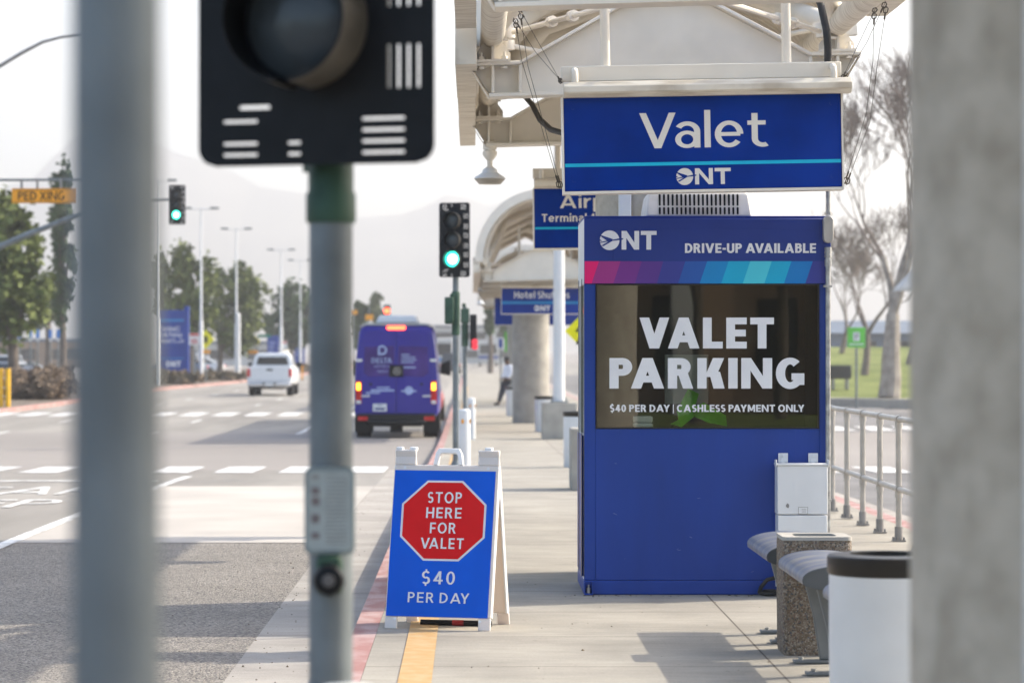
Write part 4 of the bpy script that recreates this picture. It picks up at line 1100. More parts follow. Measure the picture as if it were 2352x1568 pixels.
def signal_head(t, x, y, z0, yaw, lit, w=.65, h=1.53, parent_name='signal_head', sc_=1.0):
    """three round lenses with tunnel visors on a slotted backplate; z0 is the backplate's bottom"""
    hd = bpy.data.objects.new(parent_name, None); col.objects.link(hd); hd.parent = t; hd.location = (x, y, z0); hd.rotation_euler = (0,0,yaw); hd.scale = (sc_,)*3
    b = MB(); backplate(b, w, 0, h); b.obj('backplate', M['black'], hd, smooth=False)
    b = MB()
    for i in range(3):
        zc_ = .37 + i*.395; b.box(-.175-.03,.175-.03,.004,.20,zc_-.19,zc_+.19)
    b.obj('housing', M['black'], hd, bevel=.03, seg=3)
    for i in range(3):
        zc_ = .37 + i*.395; xo = -.03
        rings = []
        n = 40
        vs, fs = [], []
        for k in range(n+1):
            a = R(-84 + 348*k/n)
            ln = -.17
            for r, d in ((.175,-.003),(.168,ln),(.160,ln),(.166,-.003)):
                vs.append((xo + r*math.cos(a), d, zc_ + r*math.sin(a)))
        for k in range(n):
            for j in range(4): fs.append((k*4+j, k*4+(j+1)%4, (k+1)*4+(j+1)%4, (k+1)*4+j))
        b = MB(); b.add(vs, fs); b.m = [0 if i_f % 4 == 0 else 1 for i_f in range(len(fs))]; b.obj('visor', [M['dusty_sunlit_visor'], M['black_visor']], hd, angle=50)
        b = MB(); MM = Matrix.Translation((xo,-.004,zc_)) @ Matrix.Rotation(R(90),4,'X')
        b.lathe([(.155,0),(.15,.012),(.12,.03),(.08,.042),(.04,.048),(.0,.05)], 32, M=MM, cap=False)
        b.obj('lens', M['green_lit'] if (lit and i == 0) else M['lens_dark'], hd)
        if lit and i == 0:
            b = MB(); b.lathe([(.105,.040),(.06,.052),(0,.056)], 24, M=MM, cap=False); b.obj('lens_glow', M['green_core'], hd)
    return hd
M['black_visor'] = mat('black_visor_plastic', (.012,.012,.013), .5, var=.2, scale=6, spec=.2)
M['dusty_sunlit_visor'] = mat('dusty_sunlit_visor_plastic', (.10,.092,.078), .45, var=.25, scale=9, spec=.5)  # dust plus the sun's sheen on the outer wall, put into a paler colour
# nearest signal
t = thing('traffic_signal', 'close blurred black traffic signal on a galvanised post', 'traffic signal', (-.373, 7.5, 0))
b = MB(); b.tube([(0,0,.0),(0,0,2.02)], .0575, 32); b.obj('post', M['galv'], t)
b = MB(); b.lathe([(.064,2.0),(.066,2.01),(.066,2.075),(.060,2.085),(.060,2.20)], 32); b.obj('green_collar', M['dark_green'], t)
b = MB(); b.cyl((-.03,.09,2.14),(-.03,.09,3.72),.05,n=16); b.obj('upright', M['dark_green'], t)
signal_head(t, -.035, -.115, 2.146, -R(17), False)
b = MB(); b.prism(round_rect(-.066,.066,H(1272,7.44),H(1072,7.44),.018), -.068, -.055); b.obj('plaque', M['stainless'], t, bevel=.003)
b = MB()
hz = lambda py: H(py, 7.44)
b.prism(round_rect(-.057,.057,hz(1262),hz(1082),.012), -.0695, -.0685, mi=0)
for y0, y1, c in ((1090,1098,1),(1118,1135,2),(1140,1160,2),(1180,1200,2),(1222,1236,2)): b.quad((-.048,-.0705,hz(y1)),(-.026,-.0705,hz(y1)),(-.026,-.0705,hz(y0)),(-.048,-.0705,hz(y0)),c)
for py in range(1092,1250,9): b.quad((-.012,-.0705,hz(py+2)),(.046 - .012*((py*7)%3),-.0705,hz(py+2)),(.046 - .012*((py*7)%3),-.0705,hz(py)),(-.012,-.0705,hz(py)),1)
b.obj('plaque_print', [mat('faded_plaque_face', (.36,.41,.41), .5, var=.08, scale=30), M['alu_dark'], mat('faded_maroon_print', (.20,.175,.175), .6)], t, smooth=False, fix=False)
b = MB(); b.box(-.035,.035,-.10,-.05,hz(1362),hz(1274)); b.obj('button_housing', M['dark_green'], t, bevel=.012)
b = MB(); MM = Matrix.Translation((.0,-.1,hz(1328))) @ Matrix.Rotation(R(90),4,'X'); b.lathe([(.041,0),(.042,.012),(.036,.026),(.022,.03)], 28, M=MM); bt = b.obj('push_button', M['black'], t)
b = MB(); b.lathe([(.0165,.0295),(.016,.036),(.0,.038)], 20, M=MM, cap=False); b.obj('button_cap', mat('grey_button', (.11,.105,.105), .5), bt)  # cap in a paler grey than the black button
b = MB(); b.lathe([(.12,0),(.12,.02),(.075,.03),(.07,.10),(.058,.11)], 28); b.obj('base', M['galv'], t)
# far signal at the kerb
Z = 43.0
t = thing('traffic_signal', 'kerbside traffic signal showing green behind the A-frame board', 'traffic signal', (X(1047,Z), Z, gz(Z)))
s = Z/F
b = MB(); b.tube([(0,0,0),(0,0,H(635,Z)-gz(Z))], .048, 18); b.obj('post', M['galv'], t)
b = MB(); b.cyl((0,0,H(770,Z)-gz(Z)),(0,0,H(668,Z)-gz(Z)),.062,n=16); b.box(-.17,-.03,-.12,.08,H(744,Z)-gz(Z),H(682,Z)-gz(Z)); b.cyl((-.05,-.03,H(684,Z)-gz(Z)),(-.05,-.03,H(674,Z)-gz(Z)),.04); b.obj('green_side_head', M['dark_green'], t, bevel=.02)
signal_head(t, -.02, -.1, H(637,Z)-gz(Z), -R(14), True, sc_=.735)
for o in [c for c in col.objects if c.parent and c.parent.parent == t]: pass
b = MB(); b.lathe([(.14,0),(.14,.03),(.08,.05),(.05,.12)], 20); b.obj('base', M['galv'], t)
Z = 58.0
t = thing('pedestrian_signal', 'pedestrian signal with red lights on a slim post behind the green signal', 'traffic signal', (X(1068,Z), Z, gz(Z)))
zz = lambda py: H(py,Z)-gz(Z)
b = MB(); b.tube([(0,0,0),(0,0,zz(705))], .045, 14); b.obj('post', M['galv'], t)
b = MB(); b.box(-.09,.09,-.1,.12,zz(742),zz(708)); b.cyl((-.02,0,zz(706)),(-.02,0,zz(696)),.04,n=12); b.cyl((0,0,zz(795)),(0,0,zz(742)),.07,n=14); b.obj('green_side_head', M['dark_green'], t, bevel=.02)
b = MB(); b.box(.10,.24,-.10,.10,zz(800),zz(722)); b.obj('signal_box', M['black'], t, bevel=.015)
for py in (785, 796):
    b = MB(); b.cyl((.20,-.11,zz(py)),(.20,-.104,zz(py)),.065,n=18); b.obj('red_lens', M['red_dim'] if 'red_dim' in M else M.setdefault('red_dim', emis('dim_red_light', (1,.05,.08), .35)), t)
# bollards
def bollard(label, loc, h):
    t = thing('bollard', label, 'bollard', loc, group='white pipe bollards beside the signal posts')
    b = MB(); b.lathe([(.085,0),(.085,.86),(.081,.885),(.06,.905),(.0,.912)], 32, cap=False); b.obj('pipe', M['white_metal'], t)
    b = MB(); 
    for a in (-1.9, -.5): b.box(.0855*math.cos(a)-.018,.0855*math.cos(a)+.018,.0855*math.sin(a)-.006,.0855*math.sin(a)+.006,.70,.76)
    b.obj('reflector', M['orange_sign'], t)
    return t
d0 = bollard('blurred white bollard top at the very bottom, in front of the signal post', (X(800,6.75), 6.75, -.035), .9)
dup(d0, (X(1067,41.5), 41.5, gz(41.5)), label='white bollard with orange reflector right of the green signal post')
dup(d0, (X(1083,62), 62, gz(62)), label='farther white bollard beside the slim pedestrian signal post')
# nearest pole
t = thing('steel_pole', 'very close blurred grey steel pole filling the left of the view', 'pole', (X(267,3.0), 3.0, 0))
b = MB(); b.tube([(0,0,.02),(0,0,2.4),(0,0,5.2)], [.0475,.0468,.044], 40); b.obj('shaft', M['galv'], t)
b = MB(); b.box(-.11,.11,-.11,.11,0.002,.02); b.obj('base_plate', M['galv'], t)

# ------------------------------------------------------------------ vehicles
def wheel(t, x, y, r, w, side, rim=True, dual=False):
    b = MB(); MM = Matrix.Translation((x, y, r)) @ Matrix.Rotation(R(90), 4, 'Y')
    b.lathe([(r*.62,-w/2),(r*.93,-w/2),(r,-w/2+.03),(r,w/2-.03),(r*.93,w/2),(r*.62,w/2)], 28, M=MM); o = b.obj('wheel', M['tyre'], t)
    b = MB(); b.lathe([(r*.60,side*(w/2+.001)),(r*.45,side*(w/2-.02)),(r*.12,side*(w/2-.03)),(.0,side*(w/2-.02))], 20, M=MM, cap=False); b.obj('rim', M['rim'], o)
def van():
    t = thing('shuttle_van', 'tall purple hotel shuttle van seen from behind with glowing lights', 'van', (-1.795, 67, gz(67)-.15))
    # cross-sections: (y, half width low, half width high, z low, z belt, z top)
    def ring(y, wl, wb, wt, z0, zb, z1, r=.16):
        half = [(wl*.92, z0), (wl, z0+.10), (wb, zb), ((wb+wt)/2+.015, (zb+z1)/2), (wt, z1-r), (wt-r*.35, z1-r*.35), (wt-r, z1)]
        return [(x, y, z) for x, z in half] + [(-x, y, z) for x, z in half[::-1]]
    b = MB(); b.loft([ring(0,.965,.975,.86,.52,1.15,2.62), ring(.06,.985,.995,.875,.50,1.15,2.68), ring(2.5,.99,1.0,.885,.50,1.15,2.72), ring(4.6,.99,1.0,.875,.50,1.15,2.70), ring(5.3,.99,1.0,.80,.50,1.15,2.25), ring(5.9,.985,.98,.70,.50,1.05,1.35), ring(6.9,.90,.88,.6,.50,.9,1.0)])
    b.obj('body', M['van_purple'], t, angle=50)
    b = MB(); b.loft([ring(.10,.82,.865,.80,2.58,2.64,2.735,.08), ring(4.55,.82,.865,.80,2.58,2.64,2.745,.08)]);
    b.box(-.80,.80,.02,.3,2.685,2.715); b.obj('roof', M['car_silver'], t, angle=50)
    b = MB(); b.loft([[(-.52,.9,2.75),(.52,.9,2.75),(.42,.95,2.93),(-.42,.95,2.93)],[(-.52,2.6,2.75),(.52,2.6,2.75),(.44,2.5,2.95),(-.44,2.5,2.95)]]); b.obj('roof_air_unit', M['white_metal'], t, bevel=.04)
    # doors on the back face (leans with the body: half width from .97 to .86)
    hwz = lambda z: .975 + (.86-.975)*max(0,(z-1.15))/1.47
    for s in (-1, 1):
        b = MB(); ys = -.022
        pts = [(s*.012,.62),(s*(hwz(.9)-.10),.62),(s*(hwz(1.15)-.10),1.15),(s*(hwz(2.2)-.07),2.2),(s*(hwz(2.5)-.11),2.50),(s*(hwz(2.5)-.2),2.56),(s*.012,2.56)]
        b.prism(pts, ys, -.001); d = b.obj('rear_door', M['van_purple'], t, bevel=.012)
        b = MB(); pts = [(s*.05,1.50),(s*(hwz(1.5)-.3),1.47),(s*(hwz(1.55)-.18),1.56),(s*(hwz(2.2)-.15),2.18),(s*.05,2.20)]
        b.prism(pts, ys-.006, ys-.001); b.obj('rear_window', M['van_glass'], d, bevel=.004)
        b = MB()
        for z in (1.02, 1.86): b.box(min(s*.80,s*.94),max(s*.80,s*.94),-.05,-.024,z-.035,z+.035) if z > 1.5 else b.box(min(s*.62,s*.86),max(s*.62,s*.86),-.035,-.024,z-.02,z+.02)
        b.obj('hinge_trim', M['white_metal'], d, bevel=.008)
        b = MB(); b.cyl((s*.60,-.034,1.30),(s*.60,-.023,1.30),.035,n=14); b.obj('door_stop', M['black'], d)
        b = MB(); x0, x1 = sorted((s*.81, s*.955)); b.box(x0,x1,-.045,.12,.83,1.38); tl = b.obj('tail_light', M['tail_red'], t, bevel=.03)
        b = MB(); x0, x1 = sorted((s*.84, s*.93)); b.box(x0,x1,-.052,-.046,1.16,1.33); b.obj('lit_lamp', M['amber'], tl, bevel=.02)
        b = MB(); x0, x1 = sorted((s*.83, s*.94)); b.box(x0,x1,-.05,-.046,.84,.92); b.obj('reverse_lamp', M['white_metal'], tl)
        b = MB(); x0, x1 = sorted((s*.66, s*.90)); b.box(x0,x1,-.11,-.08,.44,.54); b.obj('bumper_reflector', M['tail_red'], t, bevel=.01)
        wheel(t, s*.80, 1.15, .37, .34, s); wheel(t, s*.86, 5.75, .36, .24, s)
        b = MB(); x0, x1 = sorted((s*.62, s*1.0)); b.box(x0,x1,.62,.64,.16,.60); b.obj('mud_flap', M['black'], t)
    b = MB(); b.box(-.22,.22,-.04,.03,2.585,2.665); b.obj('high_brake_light', M['red_lit'], t, bevel=.03)
    b = MB(); b.box(-.16,.17,-.05,-.03,1.47,1.75)
    b.obj('door_handle', M['black'], t, bevel=.012)
    b = MB(); c = (.02,-.052,1.61)
    for k in range(36):
        a0, a1 = R(k*10), R(k*10+10)
        b.quad((c[0]+.085*math.cos(a0),c[1],c[2]+.085*math.sin(a0)),(c[0]+.085*math.cos(a1),c[1],c[2]+.085*math.sin(a1)),(c[0]+.073*math.cos(a1),c[1],c[2]+.073*math.sin(a1)),(c[0]+.073*math.cos(a0),c[1],c[2]+.073*math.sin(a0)))
    for a in (90, 210, 330): b.add([(c[0]+.074*math.cos(R(a)),c[1]-.001,c[2]+.074*math.sin(R(a))),(c[0]+.014*math.cos(R(a+60)),c[1]-.001,c[2]+.014*math.sin(R(a+60))),(c[0]+.014*math.cos(R(a-60)),c[1]-.001,c[2]+.014*math.sin(R(a-60)))],[(0,1,2)])
    b.obj('badge', M['chrome'], t, smooth=False, fix=False)
    b = MB(); b.box(-.93,.93,-.10,.10,.42,.60); b.box(-.70,.70,-.20,-.101,.36,.46); b.obj('bumper', M['black'], t, bevel=.03)
    b = MB(); b.box(-.55,-.22,-.045,-.03,.66,.84); b.obj('licence_plate', M['white_metal'], t, bevel=.01)
    b = MB(); b.box(-.50,-.27,-.0465,-.0455,.70,.745); b.box(-.44,-.33,-.0465,-.0455,.80,.815); b.obj('plate_print', M['wrap_indigo'], t)
    b = MB(); b.box(-.6,.6,.2,3,.30,.42); b.cyl((-.15,.3,.30),(.15,.3,.30),.14,n=14); b.obj('underbody', M['black'], t)
    for s in (-1,1):
        b = MB(); x = s*1.0; b.prism([(x,1.5),(x+s*.24,1.45),(x+s*.24,1.85),(x,1.75)], 4.9, 5.0); b.obj('mirror', M['black'], t, bevel=.02)
        b = MB(); y = 1.35
        for (ya, yb) in ((.45,2.1),(2.2,3.5)):
            b.add([(s*.985,ya,1.55),(s*.985,yb,1.55),(s*.925,yb,2.25),(s*.925,ya,2.25)],[(0,1,2,3)])
        b.obj('side_window', M['van_glass'], t, fix=False)
    b = MB(); y = -.031; Lm = .10
    cx, cz = -.33, 2.10                                    # round D emblem
    for typ, polys in [arc(cx, cz, .115, .115, -120, 160, .045, 22)]:
        for p in polys: b.flat(p, y)
    b.flat([(cx-.10,cz-.115),(cx-.05,cz-.115),(cx-.05,cz+.02),(cx-.10,cz+.02)], y-.0004)
    b.obj('emblem', M['van_print'], t, smooth=False, fix=False); b = MB()
    text(b, 'DELTA', -.58, -.10, 1.80, 1.92, y, .17, .14, .22); b.obj('hotel_lettering', M['van_print'], t, smooth=False, fix=False); b = MB(); text(b, 'HOTELS', -.51, -.16, 1.69, 1.75, y, .14, .12, .28)
    text(b, 'ONTARIO', -.45, -.20, 1.575, 1.625, y, .14, .12, .25)
    b.obj('hotel_lettering', M['van_print'], t, smooth=False, fix=False); b = MB()
    for k, w in enumerate((.20,.33,.36,.30)): b.box(.12,.12+w,y-.001,y,1.98-k*.06,2.005-k*.06)
    b.box(.12,.46,y-.001,y,1.68,1.71)
    b.obj('hotel_lettering', M['van_print'], t, smooth=False, fix=False)
    b = MB()
    b.box(-.45,-.15,-.024,-.023,1.205,1.235); b.box(-.60,-.05,-.024,-.023,1.13,1.175); b.box(-.72,-.38,-.024,-.0235,1.075,1.11)
    for a in range(0,360,12):
        b.add([(.30,-.0235,1.15),(.30+.10*math.cos(R(a)),-.0235,1.15+.10*math.sin(R(a))),(.30+.10*math.cos(R(a+12)),-.0235,1.15+.10*math.sin(R(a+12)))],[(0,1,2)])
    b.box(.12,.48,-.0255,-.0245,1.12,1.155)
    b.obj('door_lettering', M['van_print'], t, smooth=False, fix=False)
M['van_print'] = mat('pale_blue_print', (.36,.44,.66), .5, var=.1)
van()
def pickup():
    t = thing('pickup_truck', 'white pickup truck driving away in the left lanes', 'truck', (X(619,128), 128, gz(128)-.15))
    def ring(y, w, z0, z1, r=.1): return [(x,y,z) for x,z in ((-w*.95,z0),(w*.95,z0),(w,z0+.12),(w*1.0,z1-.3),(w*.97,z1-.05),(w*.93,z1),(-w*.93,z1),(-w*.97,z1-.05),(-w,z1-.3),(-w,z0+.12))]
    b = MB(); b.loft([ring(0,.99,.62,1.32), ring(.1,1.01,.55,1.33), ring(2.2,1.02,.5,1.33), ring(4.3,1.02,.5,1.30), ring(5.6,1.0,.5,1.22), ring(5.8,.9,.6,1.1)]); b.obj('body', M['car_white'], t, angle=40)
    b = MB(); 
    def cab(y, wb, wt, z0, z1): return [(x,y,z) for x,z in ((-wb,z0),(wb,z0),(wt+.03,z1-.12),(wt-.10,z1),(-wt+.10,z1),(-wt-.03,z1-.12))]
    b.loft([cab(1.9,.93,.76,1.325,1.90), cab(2.1,.94,.78,1.325,1.93), cab(3.4,.94,.78,1.325,1.93), cab(4.3,.92,.62,1.30,1.45)]); b.obj('cab', M['car_white'], t, angle=40)
    b = MB(); b.prism([(-.74,1.40),(.74,1.40),(.64,1.75),(-.64,1.75)], 1.86, 1.895); b.obj('rear_window', M['car_glass'], t, bevel=.03)
    for s in (-1,1):
        b = MB(); b.add([(s*.945,2.15,1.40),(s*.945,3.9,1.40),(s*.85,3.4,1.80),(s*.85,2.3,1.80)],[(0,1,2,3)]); b.obj('side_window', M['car_glass'], t, fix=False)
        b = MB(); x0,x1 = sorted((s*.86,s*1.015)); b.box(x0,x1,-.02,.15,.86,1.24); b.obj('tail_light', M['tail_red'], t, bevel=.03)
        wheel(t, s*.86, 1.15, .40, .28, s); wheel(t, s*.86, 4.7, .40, .28, s)
        b = MB(); x0,x1 = sorted((s*1.0,s*1.25)); b.box(x0,x1,3.6,3.7,1.28,1.5); b.obj('mirror', M['black'], t, bevel=.03)
    b = MB(); b.box(-.83,.83,-.018,-.001,.72,1.28); tg = b.obj('tailgate', M['car_white'], t, bevel=.03)
    b = MB(); b.box(-.14,.14,-.03,-.019,1.14,1.22); b.obj('handle', M['black'], tg, bevel=.01)
    b = MB(); b.box(-.98,.98,-.22,-.03,.42,.60); b.obj('bumper', M['chrome'], t, bevel=.05)
    b = MB(); b.box(-.17,.17,-.235,-.222,.46,.58); b.obj('licence_plate', M['white_metal'], t)
    b = MB(); b.box(-.30,-.2,-.23,-.221,.52,.62); b.box(.2,.3,-.23,-.221,.52,.62); b.box(-.6,.6,.1,4.5,.32,.48); b.obj('hitch', M['black'], t)
pickup()
def car(name, label, loc, rz, paint, suv=False, group=None):
    t = thing(name, label, 'car', loc, rz, group)
    h = 1.75 if suv else 1.45; belt = 1.05 if suv else .92
    def ring(y, w, z0, z1): return [(x,y,z) for x,z in ((-w*.9,z0),(w*.9,z0),(w,z0+.15),(w,z1-.22),(w*.9,z1),(-w*.9,z1),(-w,z1-.22),(-w,z0+.15))]
    b = MB(); b.loft([ring(0,.72,.42,.80), ring(.12,.84,.3,belt-.03), ring(1.2,.9,.25,belt), ring(3.2,.9,.25,belt), ring(4.3,.86,.28,.78), ring(4.55,.7,.36,.66)]); b.obj('body', paint, t, angle=45)
    b = MB()
    def cab(y, wb, wt, z1): return [(-wb,y,belt-.01),(wb,y,belt-.01),(wt,y,z1),(-wt,y,z1)]
    y0 = .15 if suv else .55
    b.loft([cab(y0,.80,.78,belt+.02), cab(y0+(.35 if suv else .75),.82,.62,h-.05), cab(2.4,.83,.63,h-.05), cab(3.4,.82,.78,belt+.02)]); b.obj('greenhouse', M['car_glass'], t, bevel=.03)
    b = MB(); b.loft([[(-.60,y0+(.3 if suv else .72),h-.06),(.60,y0+(.3 if suv else .72),h-.06),(.55,y0+(.35 if suv else .8),h),(-.55,y0+(.35 if suv else .8),h)],[(-.63,2.5,h-.06),(.63,2.5,h-.06),(.56,2.35,h),(-.56,2.35,h)]]); b.obj('roof', paint, t, bevel=.02)
    for s in (-1,1):
        wheel(t, s*.80, .85, .32, .2, s); wheel(t, s*.80, 3.55, .32, .2, s)
        b = MB(); x0,x1 = sorted((s*.55,s*.84)); b.box(x0,x1,-.02,.2,.66,.82); b.obj('tail_light', M['tail_red'], t, bevel=.03)
        b = MB(); x0,x1 = sorted((s*.5,s*.8)); b.box(x0,x1,4.36,4.52,.54,.68); b.obj('headlight', M['chrome'], t, bevel=.03)
    return t
gl = -.10
Zc = 128
car('parked_car', 'silver sedan parked beyond the brown hedge, left edge', (X(18,Zc), Zc, gz(Zc)+gl), R(65), M['car_silver'], group='cars in the parking lot beyond the hedge')
car('parked_car', 'white crossover parked behind the silver cars at far left', (X(62,140), 140, gz(140)+gl), R(80), M['car_white'], True, group='cars in the parking lot beyond the hedge')
car('parked_car', 'silver car facing the hedge, close to the near grey pole', (X(95,131), 131, gz(131)+gl), R(60), M['car_silver'], group='cars in the parking lot beyond the hedge')
car('parked_car', 'dark car half hidden by the near grey pole beyond the hedge', (X(135,142), 142, gz(142)+gl), R(85), M['car_dark'], group='cars in the parking lot beyond the hedge')
car('parked_car', 'blue-grey car between the white lamp post and the tree trunk', (X(470,205), 205, gz(205)+gl), R(75), M['car_blue'], True, group='cars in the parking lot beyond the hedge')
car('parked_car', 'white car parked between the two thick white posts', (X(512,222), 222, gz(222)+gl), R(80), M['car_white'], group='cars in the parking lot beyond the hedge')
car('red_car', 'red car stopped ahead of the van along the kerb', (-1.75, 84, gz(84)-.15), 0, M['car_red'])
car('dark_car', 'dark car in the distance between the van and the signal post', (X(1034,240), 240, gz(240)-.15), 0, M['car_dark'], True)
def bus(label, px, Z, m, m2):
    t = thing('distant_bus', label, 'bus', (X(px,Z), Z, gz(Z)-.15))
    b = MB(); b.box(-1.25,1.25,0,10,.35,3.1); b.obj('body', m, t, bevel=.12)
    b = MB(); b.box(-1.05,1.05,-.02,-.001,1.5,2.6); b.obj('rear_window', M['car_glass'], t, bevel=.02)
    b = MB(); b.box(-1.2,1.2,-.025,-.001,.9,1.3); b.obj('stripe', m2, t)
    for s in (-1,1): wheel(t, s*1.0, 2.2, .45, .3, s); wheel(t, s*1.0, 7.6, .45, .3, s)
bus('pale shuttle bus far down the road, right of the van', 1010, 260, M['pale_wall'], M['ocean'])
bus('white and blue bus far down the street beyond the pedestrian signal', 1122, 340, M['pale_wall'], M['wrap_blue'])

# ------------------------------------------------------------------ the waiting man
def skin(name, m, pts, edges, rad, parent, sub=2):
    me = bpy.data.meshes.new(name); me.from_pydata(pts, edges, []); me.materials.append(m)
    o = bpy.data.objects.new(name, me); col.objects.link(o); o.parent = parent
    sm = o.modifiers.new('skin','SKIN'); sm.use_smooth_shade = True
    for i, r in enumerate(rad): 
        v = me.skin_vertices[0].data[i]; v.radius = r if isinstance(r, tuple) else (r, r); v.use_root = (i == 0)
    su = o.modifiers.new('subdivision','SUBSURF'); su.levels = sub; su.render_levels = sub
    return o
Zp = 99.5
t = thing('person', 'man in white shirt and dark trousers leaning back by the farthest bin', 'person', (X(1159,Zp), Zp, gz(Zp)), R(-62))
# local frame: the man faces -Y and leans back; feet forward
pel = (0,.06,.86)
J = [pel,(0,.10,1.05),(0,.13,1.22),(0,.14,1.38),(0,.115,1.45),(0,.085,1.53),(0,.075,1.62),
     (-.19,.14,1.35),(-.25,.12,1.08),(-.20,-.02,.93),(.19,.14,1.35),(.25,.12,1.08),(.20,-.02,.93),
     (-.09,.05,.82),(-.10,-.09,.46),(-.10,-.20,.09),(-.105,-.33,.04),(.09,.05,.82),(.10,-.12,.47),(.10,-.28,.09),(.105,-.41,.04)]
E_ = [(0,1),(1,2),(2,3),(3,4),(4,5),(5,6),(3,7),(7,8),(8,9),(3,10),(10,11),(11,12),(0,13),(13,14),(14,15),(15,16),(0,17),(17,18),(18,19),(19,20)]
rad = [(.13,.11),(.14,.12),(.15,.12),(.11,.09),.055,.09,.085,.06,.046,.032,.06,.046,.032,.085,.06,.042,.035,.085,.06,.042,.035]
body = skin('body', M['skin'], J, E_, rad, t)
skin('shirt', M['shirt'], [(0,.07,.90),(0,.105,1.06),(0,.13,1.24),(0,.14,1.37),(0,.13,1.42),(-.19,.14,1.36),(-.25,.12,1.09),(-.21,.0,.95),(.19,.14,1.36),(.25,.12,1.09),(.21,.0,.95)],
     [(0,1),(1,2),(2,3),(3,4),(3,5),(5,6),(6,7),(3,8),(8,9),(9,10)], [(.165,.145),(.175,.155),(.175,.145),(.13,.11),.07,.078,.062,.05,.078,.062,.05], t)
skin('trousers', M['trouser'], [(0,.065,.90),(-.09,.05,.80),(-.10,-.09,.46),(-.10,-.19,.12),(.09,.05,.80),(.10,-.12,.47),(.10,-.27,.12)],
     [(0,1),(1,2),(2,3),(0,4),(4,5),(5,6)], [(.15,.13),.105,.078,.062,.105,.078,.062], t)
for x, y in ((-.103,-.27),(.103,-.35)):
    skin('shoe', M['dark_fabric'], [(x,y+.10,.05),(x,y,.05),(x,y-.10,.04)], [(0,1),(1,2)], [.05,.05,.04], t)
b = MB(); b.lathe([(.092,-.02),(.100,.03),(.085,.075),(.05,.10),(.0,.108)], 16, c=(0,.085,1.60)); b.obj('hair', M['dark_fabric'], t)
b = MB(); b.loft([[(-.016,-.012,1.555),(.016,-.012,1.555),(.008,-.012,1.61),(-.008,-.012,1.61)],[(-.010,-.036,1.56),(.010,-.036,1.56),(.004,-.016,1.61),(-.004,-.016,1.61)]]); b.box(-.028,.028,-.013,-.003,1.515,1.522); b.obj('nose', M['skin'], t)
b = MB(); b.cyl((-.035,-.008,1.60),(-.035,-.003,1.60),.011); b.cyl((.035,-.008,1.60),(.035,-.003,1.60),.011); b.obj('eyes', M['dark_fabric'], t)
for s in (-1,1):
    for k in range(5):
        b = MB(); hx, hy, hz_ = s*.19, -.05, .90
        if k < 4: b.tube([(hx+s*.012*(k-1.5)*1.4,hy,hz_),(hx+s*.013*(k-1.5)*1.4,hy-.04,hz_-.02),(hx+s*.013*(k-1.5)*1.4,hy-.055,hz_-.055+.006*abs(k-1.5))],[.010,.009,.007],8)
        else: b.tube([(hx-s*.03,hy+.01,hz_+.01),(hx-s*.05,hy-.02,hz_-.01),(hx-s*.05,hy-.045,hz_-.025)],[.011,.010,.008],8)
        b.obj('finger' if k < 4 else 'thumb', M['skin'], t)

# ------------------------------------------------------------------ trees, hedges
def leaf_cloud(b, lobes, n, size, rnd, shell=.55):
    tot = sum(a[3]*a[4]*a[5] for a in lobes)
    for lb in lobes:
        x, y, z, rx, ry, rz = lb
        m = max(20, int(n * rx*ry*rz / tot))
        for _ in range(m):
            while True:
                v = Vector((rnd.gauss(0,1), rnd.gauss(0,1), rnd.gauss(0,1)))
                if v.length > .1: break
            v.normalize()
            rr = (rnd.random()**.45)
            k = 1 + .38*mnoise.noise(Vector((v.x*2.3+x, v.y*2.3+y, v.z*2.3+z))) + .22*mnoise.noise(Vector((v.x*6+x, v.y*6, v.z*6)))
            c = Vector((x+v.x*rx*rr*k, y+v.y*ry*rr*k, z+v.z*rz*rr*k))
            if mnoise.noise(c*1.15) < -.24: continue
            u = Vector((rnd.gauss(0,1), rnd.gauss(0,1), rnd.gauss(0,.6))).normalized()
            w = u.cross(Vector((rnd.gauss(0,1), rnd.gauss(0,1), rnd.gauss(0,1)))).normalized()
            s = size*(.55+.9*rnd.random())
            b.add([c-u*s-w*s*.35, c+u*s*.2-w*s*.6, c+u*s+w*s*.1, c+w*s*.6], [(0,1,2,3)])
def leafy_tree(name, label, loc, lobes, n, size, m, tr, seed, bark='bark', group=None, cat='tree'):
    rnd = random.Random(seed)
    t = thing(name, label, cat, loc, group=group)
    b = MB()
    zf = min(l[2]-l[5]*.55 for l in lobes)
    b.tube([(0,0,-.2),(.05,0,zf*.5),(.0,.1,zf)], [tr*1.25,tr,tr*.8], 10)
    for l in lobes[:9]:
        mid = Vector((l[0]*.45, l[1]*.45, zf + (l[2]-zf)*.45 + rnd.random()*.3))
        b.tube([(0,.1*0,zf*.82), mid, (l[0],l[1],l[2]+l[5]*.3)], [tr*.6,tr*.35,tr*.1], 7)
    b.obj('trunk', M[bark], t)
    b = MB(); leaf_cloud(b, lobes, n, size, rnd); b.obj('crown', M[m], t, smooth=False, fix=False)
    return t
def lobes(rnd, cx, cz, w, h, n, d=.38):
    out = []
    for i in range(n):
        a = rnd.random()*math.tau; r = math.sqrt(rnd.random())
        f = rnd.uniform(-1, 1)
        k = math.sqrt(max(.12, 1 - f*f*.85))
        out.append((cx + w*.62*r*math.cos(a)*k, w*.5*r*math.sin(a)*k, cz + h*.62*f, w*d*rnd.uniform(.95,1.45), w*d*rnd.uniform(.95,1.45), h*d*rnd.uniform(.85,1.3)))
    return out
